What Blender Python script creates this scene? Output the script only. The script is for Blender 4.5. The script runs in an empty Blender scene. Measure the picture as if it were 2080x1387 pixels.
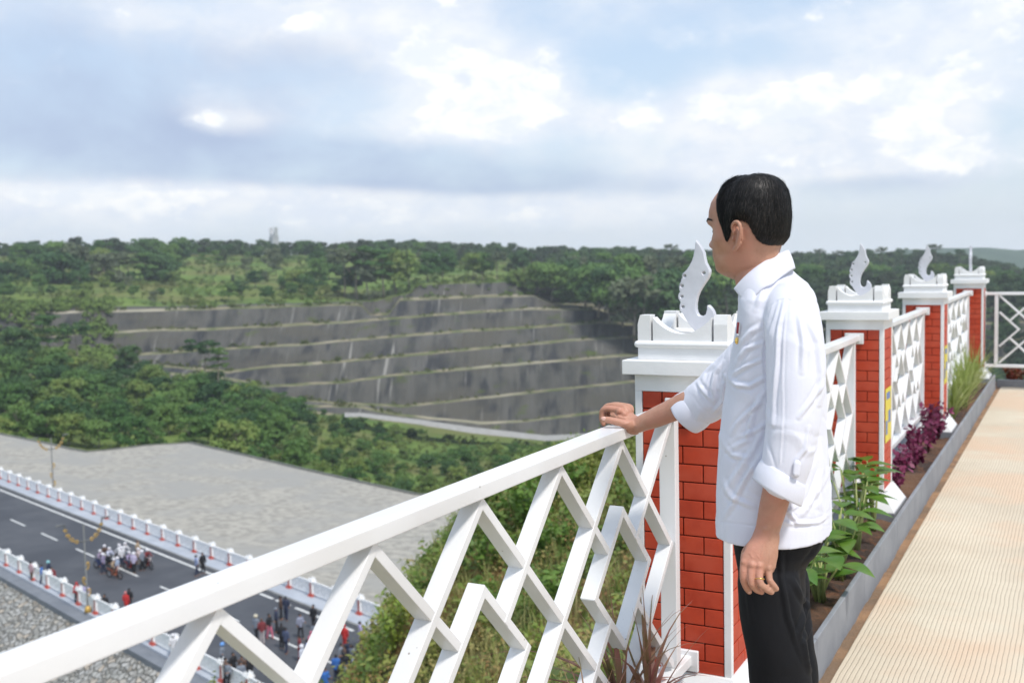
import bpy, bmesh, math, random
import numpy as np
from mathutils import Vector, Matrix
R_=math.radians; PI=math.pi
random.seed(7); rng=np.random.default_rng(11)
S=bpy.context.scene; C=S.collection
# ---------------------------------------------------------------- camera
FPX=2183.56; YAW,PIT,ROL=R_(27.913),R_(4.288),R_(-1.296)
R0=Vector((math.cos(YAW),math.sin(YAW),0)); F0=Vector((-math.sin(YAW),math.cos(YAW),0)); U0=Vector((0,0,1))
CF=F0*math.cos(PIT)-U0*math.sin(PIT); U1=U0*math.cos(PIT)+F0*math.sin(PIT)
CR=R0*math.cos(ROL)+U1*math.sin(ROL); CU=U1*math.cos(ROL)-R0*math.sin(ROL)
cd=bpy.data.cameras.new('camera'); cam=bpy.data.objects.new('camera',cd); C.objects.link(cam)
cam.matrix_world=Matrix(((CR.x,CU.x,-CF.x,0),(CR.y,CU.y,-CF.y,0),(CR.z,CU.z,-CF.z,0),(0,0,0,1)))
cd.sensor_width=36; cd.lens=FPX/2080*36; cd.clip_end=30000; cd.clip_start=.05
cd.dof.use_dof=True; cd.dof.focus_distance=2.75; cd.dof.aperture_fstop=5.0
S.camera=cam
def ray(x,y): return CF+CR*((x-1040)/FPX)-CU*((y-693.5)/FPX)
def at(x,y,d): return ray(x,y)*d              # point seen at photo pixel x,y at depth d
def onz(x,y,z): r=ray(x,y); return r*(z/r.z)
# ---------------------------------------------------------------- light
S.view_settings.view_transform='Standard'; S.view_settings.look='None'; S.view_settings.exposure=.22
SUN_EL,SUN_AZ=R_(58),R_(118)                  # azimuth clockwise from +Y
w=bpy.data.worlds.new('World'); S.world=w; w.use_nodes=True
def build_world():
    nt=w.node_tree; N=nt.nodes; L=nt.links; N.clear()
    def nd(t,**k):
        n=N.new(t)
        for a,b in k.items(): setattr(n,a,b)
        return n
    def inp(s,v):
        if isinstance(v,bpy.types.NodeSocket): L.new(v,s)
        elif v is not None: s.default_value=v
    def m(op,a,b=None,c=None,clamp=False):
        n=nd('ShaderNodeMath',operation=op,use_clamp=clamp); inp(n.inputs[0],a); inp(n.inputs[1],b)
        if c is not None: inp(n.inputs[2],c)
        return n.outputs[0]
    def mixc(f,a,b):
        n=nd('ShaderNodeMix',data_type='RGBA'); inp(n.inputs[0],f); inp(n.inputs[6],a); inp(n.inputs[7],b); return n.outputs[2]
    def ss(x,a,b):
        n=nd('ShaderNodeMapRange',interpolation_type='SMOOTHSTEP'); inp(n.inputs[0],x); inp(n.inputs[1],a); inp(n.inputs[2],b); return n.outputs[0]
    out=nd('ShaderNodeOutputWorld'); bg=nd('ShaderNodeBackground'); L.new(bg.outputs[0],out.inputs[0])
    sky=nd('ShaderNodeTexSky',sky_type='NISHITA',sun_disc=False,sun_elevation=SUN_EL,sun_rotation=SUN_AZ,air_density=1.0,dust_density=1.5,ozone_density=1.5)
    tc=nd('ShaderNodeTexCoord'); sp=nd('ShaderNodeSeparateXYZ'); L.new(tc.outputs['Generated'],sp.inputs[0])
    x,y,z=sp.outputs
    az=m('MULTIPLY',m('ARCTAN2',x,y),180/PI); el=m('MULTIPLY',m('ARCSINE',z),180/PI)
    # noise laid out on a cloud deck above the valley
    den=m('ADD',m('MAXIMUM',z,0.0),0.22)
    cv=nd('ShaderNodeCombineXYZ'); inp(cv.inputs[0],m('DIVIDE',x,den)); inp(cv.inputs[1],m('DIVIDE',y,den)); inp(cv.inputs[2],m('MULTIPLY',z,3.2))
    def noise(sc,det,rough,off,dist=0.0):
        a=nd('ShaderNodeVectorMath',operation='ADD'); L.new(cv.outputs[0],a.inputs[0]); a.inputs[1].default_value=off
        n=nd('ShaderNodeTexNoise'); L.new(a.outputs[0],n.inputs['Vector']); n.inputs['Scale'].default_value=sc; n.inputs['Detail'].default_value=det
        n.inputs['Roughness'].default_value=rough; n.inputs['Distortion'].default_value=dist; return n.outputs['Fac']
    n3=noise(.7,4,.5,(5,8,1))
    cw=nd('ShaderNodeCombineXYZ'); inp(cw.inputs[0],x); inp(cw.inputs[1],y); inp(cw.inputs[2],m('MULTIPLY',z,1.7)); cv=cw
    n1=noise(4,9,.56,(3,1,7),.2); n2=noise(7,8,.55,(9,4,2),.2); n4=noise(20,6,.6,(1,2,3),.2); n5=noise(13,10,.58,(6,2,9),.1); n6=noise(22,6,.6,(2,7,5),.2)
    def blobs(lst):
        acc=None
        for (a0,e0,sa,se,k) in lst:
            g=m('EXPONENT',m('MULTIPLY',m('ADD',m('POWER',m('DIVIDE',m('ADD',az,-a0),sa),2.0),m('POWER',m('DIVIDE',m('ADD',el,-e0),se),2.0)),-1.0))
            g=m('MULTIPLY',g,k); acc=g if acc is None else m('ADD',acc,g)
        return acc
    def pix(px,py,sx,sy,k):
        r=ray(px,py).normalized(); return (math.degrees(math.atan2(r.x,r.y)),math.degrees(math.asin(r.z)),sx/38.,sy/38.,k)
    white=blobs([pix(900,130,150,70,.42),pix(1060,190,110,70,.45),pix(900,250,170,50,.30),pix(450,255,90,35,.34),pix(1250,240,110,30,.25),pix(1480,230,90,55,.38),pix(1700,190,230,50,.36),
                 pix(1650,330,260,40,.30),pix(1900,260,160,80,.30),pix(300,400,500,26,.36),pix(900,440,500,30,.26),pix(1800,60,260,60,.22),pix(330,60,300,60,.14),pix(700,40,200,50,.2)])
    grey=blobs([pix(150,180,260,110,.50),pix(250,290,330,50,.60),pix(700,335,300,38,.70),pix(1000,370,190,26,.66),pix(620,120,190,90,.28),pix(1770,375,190,26,.34),pix(80,80,200,60,.16),pix(1350,380,120,25,.22),pix(1150,340,60,50,.2)])
    blue=blobs([pix(1290,130,170,70,.34),pix(30,330,160,30,.12),pix(200,100,170,70,.10),pix(1560,110,70,30,.12),pix(2050,250,60,60,.2)])
    cov=ss(m('ADD',m('ADD',m('MULTIPLY',n1,1.2),white),m('MULTIPLY',blue,-1.2)),.36,.86)
    blue_col=mixc(ss(el,0.0,24.0),(.74,.84,.95,1),(.46,.66,.93,1))
    skyc=mixc(.62,nd_scale(nt,sky.outputs[0],.13),blue_col)
    shade=ss(m('ADD',m('ADD',m('ADD',grey,m('MULTIPLY',n2,.50)),m('MULTIPLY',n3,.30)),m('MULTIPLY',white,-.75)),.28,.86)
    lit=mixc(ss(n4,.35,.68),(.72,.78,.88,1),(.86,.88,.91,1))
    cl=mixc(shade,lit,(.42,.51,.69,1))
    c=mixc(cov,skyc,cl)
    pu=m('ADD',m('ADD',m('MULTIPLY',n5,1.6),m('MULTIPLY',white,1.05)),m('MULTIPLY',grey,-.25))
    puff=ss(pu,1.04,1.20); body=ss(pu,.84,1.2)
    c=mixc(m('MULTIPLY',body,.45),c,(.78,.83,.91,1))
    c=mixc(m('MULTIPLY',puff,.85),c,mixc(ss(n6,.36,.62),(.80,.85,.92,1),(1.0,.995,.97,1)))
    # the bright veil low over the horizon
    hz=m('SUBTRACT',1.0,ss(el,0.2,4.0)); c=mixc(m('MULTIPLY',hz,.62),c,(.80,.87,.95,1))
    below=ss(el,-1.0,-6.0); c=mixc(below,c,(.30,.33,.30,1))
    L.new(c,bg.inputs[0]); bg.inputs[1].default_value=WORLD_K
def nd_scale(nt,sock,k):
    n=nt.nodes.new('ShaderNodeVectorMath'); n.operation='SCALE'; nt.links.new(sock,n.inputs[0]); n.inputs['Scale'].default_value=k; return n.outputs[0]
WORLD_K=1.0
build_world()
sd=bpy.data.lights.new('sun','SUN'); sd.energy=2.8; sd.angle=R_(9); sd.color=(1,.96,.9)
sun=bpy.data.objects.new('sun',sd); C.objects.link(sun)
sv=Vector((math.sin(SUN_AZ)*math.cos(SUN_EL),math.cos(SUN_AZ)*math.cos(SUN_EL),math.sin(SUN_EL)))
sun.rotation_euler=sv.to_track_quat('Z','Y').to_euler()
# ---------------------------------------------------------------- helpers
def tag(o,label=None,cat=None,group=None,kind=None):
    if label: o['label']=label
    if cat: o['category']=cat
    if group: o['group']=group
    if kind or cat: o['kind']=kind or 'thing'
    return o
def empty(name,loc=(0,0,0),rz=0,label=None,cat=None,group=None):
    o=bpy.data.objects.new(name,None); C.objects.link(o); o.location=loc; o.rotation_euler=(0,0,rz); o.empty_display_size=.2
    return tag(o,label,cat,group)
def mesh(name,V,Fc,m,parent=None,smooth=False,kind=None,loc=None):
    me=bpy.data.meshes.new(name)
    if isinstance(V,np.ndarray):
        V=V.astype(np.float32); Fc=np.asarray(Fc,dtype=np.int32); k=Fc.shape[1]
        me.vertices.add(len(V)); me.vertices.foreach_set('co',V.ravel()); me.loops.add(Fc.size); me.loops.foreach_set('vertex_index',Fc.ravel())
        me.polygons.add(len(Fc)); me.polygons.foreach_set('loop_start',np.arange(0,Fc.size,k,dtype=np.int32)); me.polygons.foreach_set('loop_total',np.full(len(Fc),k,dtype=np.int32))
        me.update(calc_edges=True)
    else:
        me.from_pydata([tuple(v) for v in V],[],Fc); me.update()
    if smooth: me.polygons.foreach_set('use_smooth',np.ones(len(me.polygons),dtype=bool))
    if m is not None: me.materials.append(m)
    o=bpy.data.objects.new(name,me); C.objects.link(o)
    if parent: o.parent=parent
    if loc is not None: o.location=loc
    if kind: o['kind']=kind
    return o
class MB:                                     # collects boxes, bars, tubes, prisms; links them as one mesh object
    def __init__(s): s.v=[]; s.f=[]
    def add(s,v,f):
        b=len(s.v); s.v+= [tuple(p) for p in v]; s.f+= [tuple(i+b for i in q) for q in f]; return s
    def box(s,x0,x1,y0,y1,z0,z1): return s.frus((x0,x1,y0,y1,z0),(x0,x1,y0,y1,z1))
    def frus(s,a,b):
        v=[(a[0],a[2],a[4]),(a[1],a[2],a[4]),(a[1],a[3],a[4]),(a[0],a[3],a[4]),(b[0],b[2],b[4]),(b[1],b[2],b[4]),(b[1],b[3],b[4]),(b[0],b[3],b[4])]
        return s.add(v,[(3,2,1,0),(4,5,6,7),(0,1,5,4),(1,2,6,5),(2,3,7,6),(3,0,4,7)])
    def bar(s,p,q,wv,hv):                     # box along p-q, half extents given as vectors
        p,q,wv,hv=map(Vector,(p,q,wv,hv))
        v=[p-wv-hv,p+wv-hv,p+wv+hv,p-wv+hv,q-wv-hv,q+wv-hv,q+wv+hv,q-wv+hv]
        return s.add(v,[(3,2,1,0),(4,5,6,7),(0,1,5,4),(1,2,6,5),(2,3,7,6),(3,0,4,7)])
    def tube(s,pts,rad,n=8,cap=True):
        pts=[Vector(p) for p in pts]; rings=[]; b=len(s.v); prev=None
        for i,p in enumerate(pts):
            t=(pts[min(i+1,len(pts)-1)]-pts[max(i-1,0)]).normalized()
            if prev is None: u=t.orthogonal().normalized()
            else: u=(prev-t*prev.dot(t)).normalized()
            prev=u; q=t.cross(u); r=rad[i] if isinstance(rad,(list,tuple)) else rad
            for k in range(n):
                a=2*PI*k/n; s.v.append(tuple(p+u*(r*math.cos(a))+q*(r*math.sin(a))))
        for i in range(len(pts)-1):
            for k in range(n):
                s.f.append((b+i*n+k,b+i*n+(k+1)%n,b+(i+1)*n+(k+1)%n,b+(i+1)*n+k))
        if cap:
            s.f.append(tuple(b+k for k in range(n))[::-1]); e=b+(len(pts)-1)*n; s.f.append(tuple(e+k for k in range(n)))
        return s
    def build(s,name,m,parent=None,smooth=False,bevel=0,kind=None,loc=None,seg=2):
        o=mesh(name,s.v,s.f,m,parent,smooth,kind,loc)
        if bevel:
            b=o.modifiers.new('b','BEVEL'); b.width=bevel; b.segments=seg; b.limit_method='ANGLE'; b.angle_limit=R_(35)
            o.data.polygons.foreach_set('use_smooth',np.ones(len(o.data.polygons),dtype=bool))
            wn=o.modifiers.new('w','WEIGHTED_NORMAL'); wn.keep_sharp=True
        return o
def copy_tree(o,parent=None):
    c=o.copy(); C.objects.link(c); c.parent=parent
    for ch in [k for k in KIDS.get(o.name,[])]: copy_tree(ch,c)
    return c
KIDS={}
def reg(root):                                # remember the parts of a prototype so copies need no bpy.ops
    def rec(o):
        KIDS[o.name]=[k for k in C.objects if k.parent==o]
        for k in KIDS[o.name]: rec(k)
    rec(root); return root
def lin(c):                                   # display colour 0-255 -> linear
    return tuple((v/255/12.92 if v/255<=.04045 else ((v/255+.055)/1.055)**2.4) for v in c)+(1,)
MATS={}
def mat(name,c1,c2=None,sc=5,rough=.6,bump=0,bsc=None,rand=0,obj=False,metal=0,spec=.5,det=6,lo=.35,hi=.65,translu=0,stretch=None,c3=None,sc3=1,coat=0,sub=0):
    """principled material; c1/c2 mixed by object-space noise, c3 mixed in by a larger noise; linear colours"""
    if name in MATS: return MATS[name]
    m=bpy.data.materials.new(name); m.use_nodes=True; nt=m.node_tree; N=nt.nodes; L=nt.links; p=N['Principled BSDF']; MATS[name]=m
    c1=tuple(c1)[:3]+(1,); p.inputs['Base Color'].default_value=c1; p.inputs['Roughness'].default_value=rough; p.inputs['Metallic'].default_value=metal
    p.inputs['Specular IOR Level'].default_value=spec
    tc=N.new('ShaderNodeTexCoord'); vec=tc.outputs['Object']
    if stretch:
        mp=N.new('ShaderNodeMapping'); mp.inputs['Scale'].default_value=stretch; L.new(vec,mp.inputs[0]); vec=mp.outputs[0]
    def noise(s,d=det):
        n=N.new('ShaderNodeTexNoise'); n.inputs['Scale'].default_value=s; n.inputs['Detail'].default_value=d; n.inputs['Roughness'].default_value=.6; L.new(vec,n.inputs['Vector']); return n.outputs['Fac']
    def mr(f,a,b):
        n=N.new('ShaderNodeMapRange'); L.new(f,n.inputs[0]); n.inputs[1].default_value=a; n.inputs[2].default_value=b; return n.outputs[0]
    def mix(f,a,b,bt='MIX'):
        n=N.new('ShaderNodeMix'); n.data_type='RGBA'; n.blend_type=bt
        for s,v in ((n.inputs[0],f),(n.inputs[6],a),(n.inputs[7],b)):
            if isinstance(v,bpy.types.NodeSocket): L.new(v,s)
            else: s.default_value=v
        return n.outputs[2]
    col=c1
    if c2: col=mix(mr(noise(sc),lo,hi),c1,tuple(c2)[:3]+(1,))
    if c3: col=mix(mr(noise(sc3,3),.45,.62),col,tuple(c3)[:3]+(1,))
    if obj:
        oi=N.new('ShaderNodeObjectInfo'); col=mix(1.0,col,oi.outputs['Color'],'MULTIPLY')
    if rand:
        oi=N.new('ShaderNodeObjectInfo'); h=N.new('ShaderNodeHueSaturation'); mm=N.new('ShaderNodeMapRange'); L.new(oi.outputs['Random'],mm.inputs[0]); mm.inputs[3].default_value=1-rand; mm.inputs[4].default_value=1+rand
        L.new(mm.outputs[0],h.inputs['Value']); m2=N.new('ShaderNodeMapRange'); L.new(oi.outputs['Random'],m2.inputs[0]); m2.inputs[3].default_value=.5+rand*.09; m2.inputs[4].default_value=.5-rand*.05; L.new(m2.outputs[0],h.inputs['Hue'])
        if isinstance(col,bpy.types.NodeSocket): L.new(col,h.inputs['Color'])
        else: h.inputs['Color'].default_value=col
        col=h.outputs[0]
    if isinstance(col,bpy.types.NodeSocket): L.new(col,p.inputs['Base Color'])
    if bump:
        b=N.new('ShaderNodeBump'); b.inputs['Strength'].default_value=1; b.inputs['Distance'].default_value=bump; L.new(noise(bsc or sc),b.inputs['Height']); L.new(b.outputs[0],p.inputs['Normal'])
    if coat: p.inputs['Coat Weight'].default_value=coat
    if sub: p.inputs['Subsurface Weight'].default_value=sub; p.inputs['Subsurface Radius'].default_value=(.012,.005,.003); p.inputs['Subsurface Scale'].default_value=1
    if translu:
        t=N.new('ShaderNodeBsdfTranslucent'); ms=N.new('ShaderNodeMixShader'); ms.inputs[0].default_value=translu
        if isinstance(col,bpy.types.NodeSocket): L.new(col,t.inputs[0])
        else: t.inputs[0].default_value=col
        L.new(p.outputs[0],ms.inputs[1]); L.new(t.outputs[0],ms.inputs[2]); L.new(ms.outputs[0],N['Material Output'].inputs[0])
    return m
def sock(m): return m.node_tree,m.node_tree.nodes,m.node_tree.links,m.node_tree.nodes['Principled BSDF']
# ================================================================ terrain
def interp(pl,x): return np.interp(x,[p[0] for p in pl],[p[1] for p in pl])
def vnoise(x,y,seed=0,oct=4,sc=1.0):          # cheap value noise, arrays in, -1..1 out
    r=np.zeros_like(x,dtype=float); a=1.0; tot=0
    rs=np.random.default_rng(seed); T=rs.random((256,256))*2-1
    for o in range(oct):
        X=x*sc*2**o; Y=y*sc*2**o; xi=np.floor(X).astype(int); yi=np.floor(Y).astype(int); fx=X-xi; fy=Y-yi; fx=fx*fx*(3-2*fx); fy=fy*fy*(3-2*fy)
        g=lambda i,j: T[(i+o*17)%256,(j+o*31)%256]
        r+=a*((g(xi,yi)*(1-fx)+g(xi+1,yi)*fx)*(1-fy)+(g(xi,yi+1)*(1-fx)+g(xi+1,yi+1)*fx)*fy); tot+=a; a*=.5
    return r/tot
cF,cR_,cU_=np.array(CF),np.array(CR),np.array(CU)
def atA(x,y,d): return (cF[None]+cR_[None]*((x-1040)/FPX)[:,None]-cU_[None]*((y-693.5)/FPX)[:,None])*np.broadcast_to(d,x.shape)[:,None]
XS=np.arange(-700,3000,6.0)
HOR=lambda x: 529.8-(x-1040)*.02266
ROW=[]                                        # (profile, depth, name)
def row(pl,d,nz=0): ROW.append((pl,d,nz)); return len(ROW)-1
row([(-700,1250),(0,1200),(400,1250),(1000,1350),(3000,1500)],112,.5)
row([(-700,960),(0,900),(175,937),(385,927),(600,978),(845,1032),(1000,1040),(1100,1000),(1300,990),(3000,1050)],175,.5)
row([(-700,830),(0,835),(200,858),(400,855),(600,910),(800,975),(1000,960),(1100,940),(1290,930),(3000,900)],215,1)
row([(-700,770),(0,775),(200,805),(400,808),(560,850),(700,890),(850,930),(1000,920),(1290,905),(3000,800)],260,1)
row([(-700,745),(0,757),(200,775),(400,806),(600,836),(732,850),(853,864),(957,880),(1109,896),(1213,890),(1290,872),(3000,700)],305,.3)
r_toe=len(ROW)-1
LIPS=[([(-700,800),(0,750),(400,800),(600,826),(732,829),(818,846),(978,861),(1061,858),(1286,831),(1500,810),(3000,690)],316),
 ([(-700,770),(0,743),(400,780),(586,811),(680,821),(818,827),(901,819),(1054,802),(1286,777),(1500,760),(3000,680)],327),
 ([(-700,745),(0,740),(300,757),(464,772),(539,787),(700,778),(794,765),(922,753),(1061,741),(1268,724),(1500,715),(3000,650)],340),
 ([(-700,735),(0,734),(286,742),(464,757),(552,746),(700,736),(843,722),(998,708),(1165,693),(1286,687),(3000,620)],352),
 ([(-700,728),(0,728),(202,726),(337,719),(404,714),(488,709),(640,701),(700,694),(846,682),(943,675),(1082,667),(1220,656),(1268,661),(1500,660),(3000,600)],364),
 ([(-700,690),(0,692),(188,680),(337,672),(404,672),(700,657),(839,646),(922,639),(1071,630),(1206,630),(1268,640),(1500,642),(3000,590)],376),
 ([(-700,640),(0,640),(286,633),(397,630),(700,621),(733,622),(752,641),(790,640),(811,611),(978,604),(1085,603),(1120,618),(1200,622),(1500,625),(3000,582)],390),
 ([(-700,628),(0,626),(300,622),(700,613),(760,612),(830,596),(850,579),(1043,573),(1100,580),(1200,600),(1500,606),(3000,575)],404)]
HILL=[([(-700,590),(0,596),(400,597),(700,590),(850,571),(1043,566),(1200,580),(1500,585),(2080,590),(3000,600)],440),
 ([(-700,560),(0,565),(400,562),(700,560),(1000,552),(1300,560),(1650,570),(2080,590),(3000,605)],500),
 ([(-700,535),(0,537),(400,532),(700,535),(1000,535),(1300,540),(1650,545),(1900,540),(2080,575),(3000,610)],570),
 ([(-700,515),(0,519),(250,514),(400,517),(600,519),(800,515),(1000,522),(1300,526),(1650,528),(1900,520),(2000,536),(2080,557),(2300,580),(3000,615)],650),
 ([(-700,545),(0,545),(600,545),(1000,548),(1300,550),(1650,552),(1900,545),(2080,580),(3000,630)],760)]
xf=1+.00018*(np.clip(XS,0,1500)-700)
rows=[]; kinds=[]                             # kinds: material of the strip that ends at this row
wob=lambda k,a: vnoise(XS/40.0,np.full_like(XS,k*3.7),5,4)*a
for k,(pl,d,nz) in enumerate(ROW):
    f=xf if k>=4 else 1.0
    rows.append(atA(XS,interp(pl,XS)+wob(k,2.0*nz),d*f)); kinds.append(0)
prevd=None
for k,(pl,d) in enumerate(LIPS):
    y=interp(pl,XS)+wob(20+k,1.6); y0=interp(ROW[4][0],XS) if k==0 else interp(LIPS[k-1][0],XS)
    foot=y0-5.2+wob(40+k,1.0)
    gap=np.clip((y0-interp(pl,XS)-8)/14,0,1)   # faces vanish where two lips run together
    jit=wob(60+k,2.2)
    rows.append(atA(XS,np.minimum(foot,y0-1.5),(d-4.2)*xf+jit)); kinds.append(1)    # bench back to the foot of the face
    mid=(np.minimum(foot,y0-1)+y)/2
    rows.append(atA(XS,mid,(d-2.2)*xf+jit+wob(80+k,1.6))); kinds.append(2)
    rows.append(atA(XS,np.minimum(y,foot-1),d*xf+jit)); kinds.append(2)
r_lip=len(rows)-1
for k,(pl,d) in enumerate(HILL):
    rows.append(atA(XS,interp(pl,XS)+wob(100+k,3),d*xf)); kinds.append(0)
G=np.array(rows); nR,nX=G.shape[:2]
def strip(sel):
    F=[]; idx=np.arange(nR*nX).reshape(nR,nX)
    for r in range(1,nR):
        if sel(r): F.append(np.stack([idx[r-1,:-1],idx[r-1,1:],idx[r,1:],idx[r,:-1]],-1))
    F=np.concatenate(F); u,inv=np.unique(F,return_inverse=True); return G.reshape(-1,3)[u],inv.reshape(F.shape)
g_grass=mat('hill_grass',(.15,.215,.050),(.075,.13,.032),sc=.09,lo=.4,hi=.6,rough=.9,bump=.5,bsc=.6,c3=(.15,.16,.055),sc3=.03,spec=.1)
g_bench=mat('bench_soil',(.27,.235,.16),(.11,.13,.05),sc=.16,lo=.42,hi=.56,rough=.95,spec=.1,c3=(.40,.36,.28),sc3=.014,bump=.3,bsc=1)
rock=mat('quarry_rock',(.062,.063,.059),(.10,.096,.086),sc=.12,rough=.95,spec=.15,lo=.4,hi=.62)
def rock_nodes():
    nt,N,L,p=sock(rock); tc=N.new('ShaderNodeTexCoord'); base=p.inputs['Base Color'].links[0].from_socket
    dp=N.new('ShaderNodeVectorMath'); dp.operation='DOT_PRODUCT'; L.new(tc.outputs['Object'],dp.inputs[0]); dp.inputs[1].default_value=(.92,.39,0)   # streaks run down the faces: only the run along the wall and the height count
    sz_=N.new('ShaderNodeSeparateXYZ'); L.new(tc.outputs['Object'],sz_.inputs[0]); cb=N.new('ShaderNodeCombineXYZ'); L.new(dp.outputs['Value'],cb.inputs[0]); L.new(sz_.outputs[2],cb.inputs[2]); strike=cb.outputs[0]
    def st(sx,sz,sc,a,b):
        mp=N.new('ShaderNodeMapping'); mp.inputs['Scale'].default_value=(sx,sx,sz); L.new(strike,mp.inputs[0])
        n=N.new('ShaderNodeTexNoise'); n.inputs['Scale'].default_value=sc; n.inputs['Detail'].default_value=4; L.new(mp.outputs[0],n.inputs['Vector'])
        r=N.new('ShaderNodeMapRange'); r.inputs[1].default_value=a; r.inputs[2].default_value=b; L.new(n.outputs['Fac'],r.inputs[0]); return r.outputs[0]
    def mx(f,a,b):
        n=N.new('ShaderNodeMix'); n.data_type='RGBA'; L.new(f,n.inputs[0]); L.new(a,n.inputs[6]); n.inputs[7].default_value=b; return n.outputs[2]
    c=mx(st(.22,.05,1.0,.46,.62),base,(.105,.102,.094,1)); c=mx(st(.16,.06,1.3,.52,.62),c,(.042,.043,.046,1)); c=mx(st(.035,.12,1.0,.50,.64),c,(.088,.083,.070,1)); c=mx(st(.55,.04,1.1,.63,.72),c,(.26,.25,.23,1))
    c=mx(st(.10,.25,1.0,.62,.70),c,(.075,.095,.03,1)); L.new(c,p.inputs['Base Color'])
    b=N.new('ShaderNodeBump'); b.inputs['Distance'].default_value=.35; L.new(st(.5,.06,1.0,.3,.7),b.inputs['Height']); L.new(b.outputs[0],p.inputs['Normal'])
rock_nodes()
v,f=strip(lambda r: kinds[r]==0); mesh('hills',v,f,g_grass,smooth=True,kind='structure')
v,f=strip(lambda r: kinds[r]==1); mesh('terrace_ground',v,f,g_bench,smooth=True,kind='structure')
v,f=strip(lambda r: kinds[r]==2); mesh('terrace_rock_face',v,f,rock,kind='structure')
def sample(r,x,t):                            # a point on the terrain: between rows r and r+1
    i=np.clip((x-XS[0])/6.0,0,nX-2.001); a=i.astype(int); fr=(i-a)[:,None]; t=t[:,None]
    return (G[r,a]*(1-fr)+G[r,a+1]*fr)*(1-t)+(G[r+1,a]*(1-fr)+G[r+1,a+1]*fr)*t
# gravel road along the quarry foot
rd=[(700,838,847),(732,838,846),(853,852,862),(957,867,879),(1109,884,895),(1213,879,888),(1300,862,870)]
V=[];
for x,a,b in rd: V+= [at(x,b,284),at(x,a,292)]
mesh('gravel_road',V,[(2*i,2*i+2,2*i+3,2*i+1) for i in range(len(rd)-1)],mat('pale_gravel',(.36,.35,.33),(.26,.25,.23),sc=.8,rough=.95),kind='structure')
# big ground sheet to the horizon
g=MB(); g.add([(-2200,-700,-64),(2200,-700,-64),(2200,2200,-64),(-2200,2200,-64)],[(0,1,2,3)]); g.build('ground',g_grass,kind='structure')
# far blue hills
def far_hill(pl,d,name):
    xs=np.arange(pl[0][0],pl[-1][0]+1,12.0); top=interp(pl,xs)+vnoise(xs/30,xs*0,9,4)*2.0
    a=atA(xs,HOR(xs)+95,d-400); b=atA(xs,top,d); c=atA(xs,HOR(xs)+14,d+500); n=len(xs); V=np.concatenate([a,b,c])
    i=np.arange(n-1); F=np.concatenate([np.stack([i,i+1,i+1+n,i+n],-1),np.stack([i+n,i+1+n,i+1+2*n,i+2*n],-1)])
    mesh(name,V,F,mat('far_wood',(.035,.07,.04),(.06,.10,.055),sc=.02,rough=.9,bump=4,bsc=.08),smooth=True,kind='structure')
far_hill([(1700,520),(1850,507),(1990,503),(2060,507),(2200,500),(2400,510),(2600,520)],1500,'distant_hills')
far_hill([(-400,520),(-100,505),(60,500),(130,497),(200,499),(330,510),(500,530)],1500,'distant_hills')
# ---------------------------------------------------------------- road on the dam
RZ=-24.373; RA=Vector((-109.364,81.395,RZ)); RD=Vector((math.cos(-.32282),math.sin(-.32282),0)); RN=Vector((RD.y,-RD.x,0))
def rp(s,t,z=0): return RA+RD*s+RN*t+Vector((0,0,z))
def rstrip(s0,s1,t0,t1,z,mb=None):
    mb=mb or MB(); mb.add([rp(s0,t0,z),rp(s1,t0,z),rp(s1,t1,z),rp(s0,t1,z)],[(3,2,1,0)]); return mb
asph=mat('asphalt',(.058,.062,.072),(.075,.078,.088),sc=.5,rough=.75,c3=(.045,.048,.058),sc3=.12,bump=.01,bsc=30)
walk=mat('pavement_concrete',(.42,.45,.50),(.34,.37,.42),sc=.6,rough=.8); kerbm=mat('kerb_concrete',(.30,.30,.29),(.22,.22,.22),sc=1,rough=.85)
wline=mat('road_paint',(.72,.72,.70),(.55,.55,.53),sc=2,rough=.6)
S0,S1=-60,96
rstrip(S0,S1,1.5,12.0,0).build('road',asph,kind='structure')
def rbox(s0,s1,t0,t1,z0,z1,mb):
    v=[rp(s,t,z) for z in (z0,z1) for s,t in ((s0,t0),(s1,t0),(s1,t1),(s0,t1))]
    return mb.add(v,[(0,1,2,3),(7,6,5,4),(4,5,1,0),(5,6,2,1),(6,7,3,2),(7,4,0,3)])
rbox(S0,S1,-.55,1.35,-.8,.16,MB()).build('pavement',walk,kind='structure'); rbox(S0,S1,11.95,13.15,-.8,.16,MB()).build('pavement',walk,kind='structure')
rbox(S0,S1,1.353,1.5,-.8,.13,MB()).build('kerb',kerbm,kind='structure'); rbox(S0,S1,13.153,14.1,-2.2,.02,MB()).build('verge',mat('verge_grey',(.19,.205,.23),(.15,.165,.19),sc=1,rough=.85),kind='structure')
mk=MB()
rstrip(S0,52.5,1.98,2.22,.004,mk)
for s in (53.6,56.2,59.1,61.4,64.0,66.6,69.2,71.8,74.4,77): rstrip(s,s+1.9,1.98,2.22,.004,mk)
for s in [19.1-8.15*k for k in range(1,10)]+[19.1,27.25,35.4,43.9,51.7,59.8]: rstrip(s,s+3.9,6.32,6.5,.004,mk)
for s in (67.6,69.7,71.8,73.9,76,78.1): rstrip(s,s+1.35,6.32,6.5,.004,mk)
mk.build('road_marking',wline,kind='structure')
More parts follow.
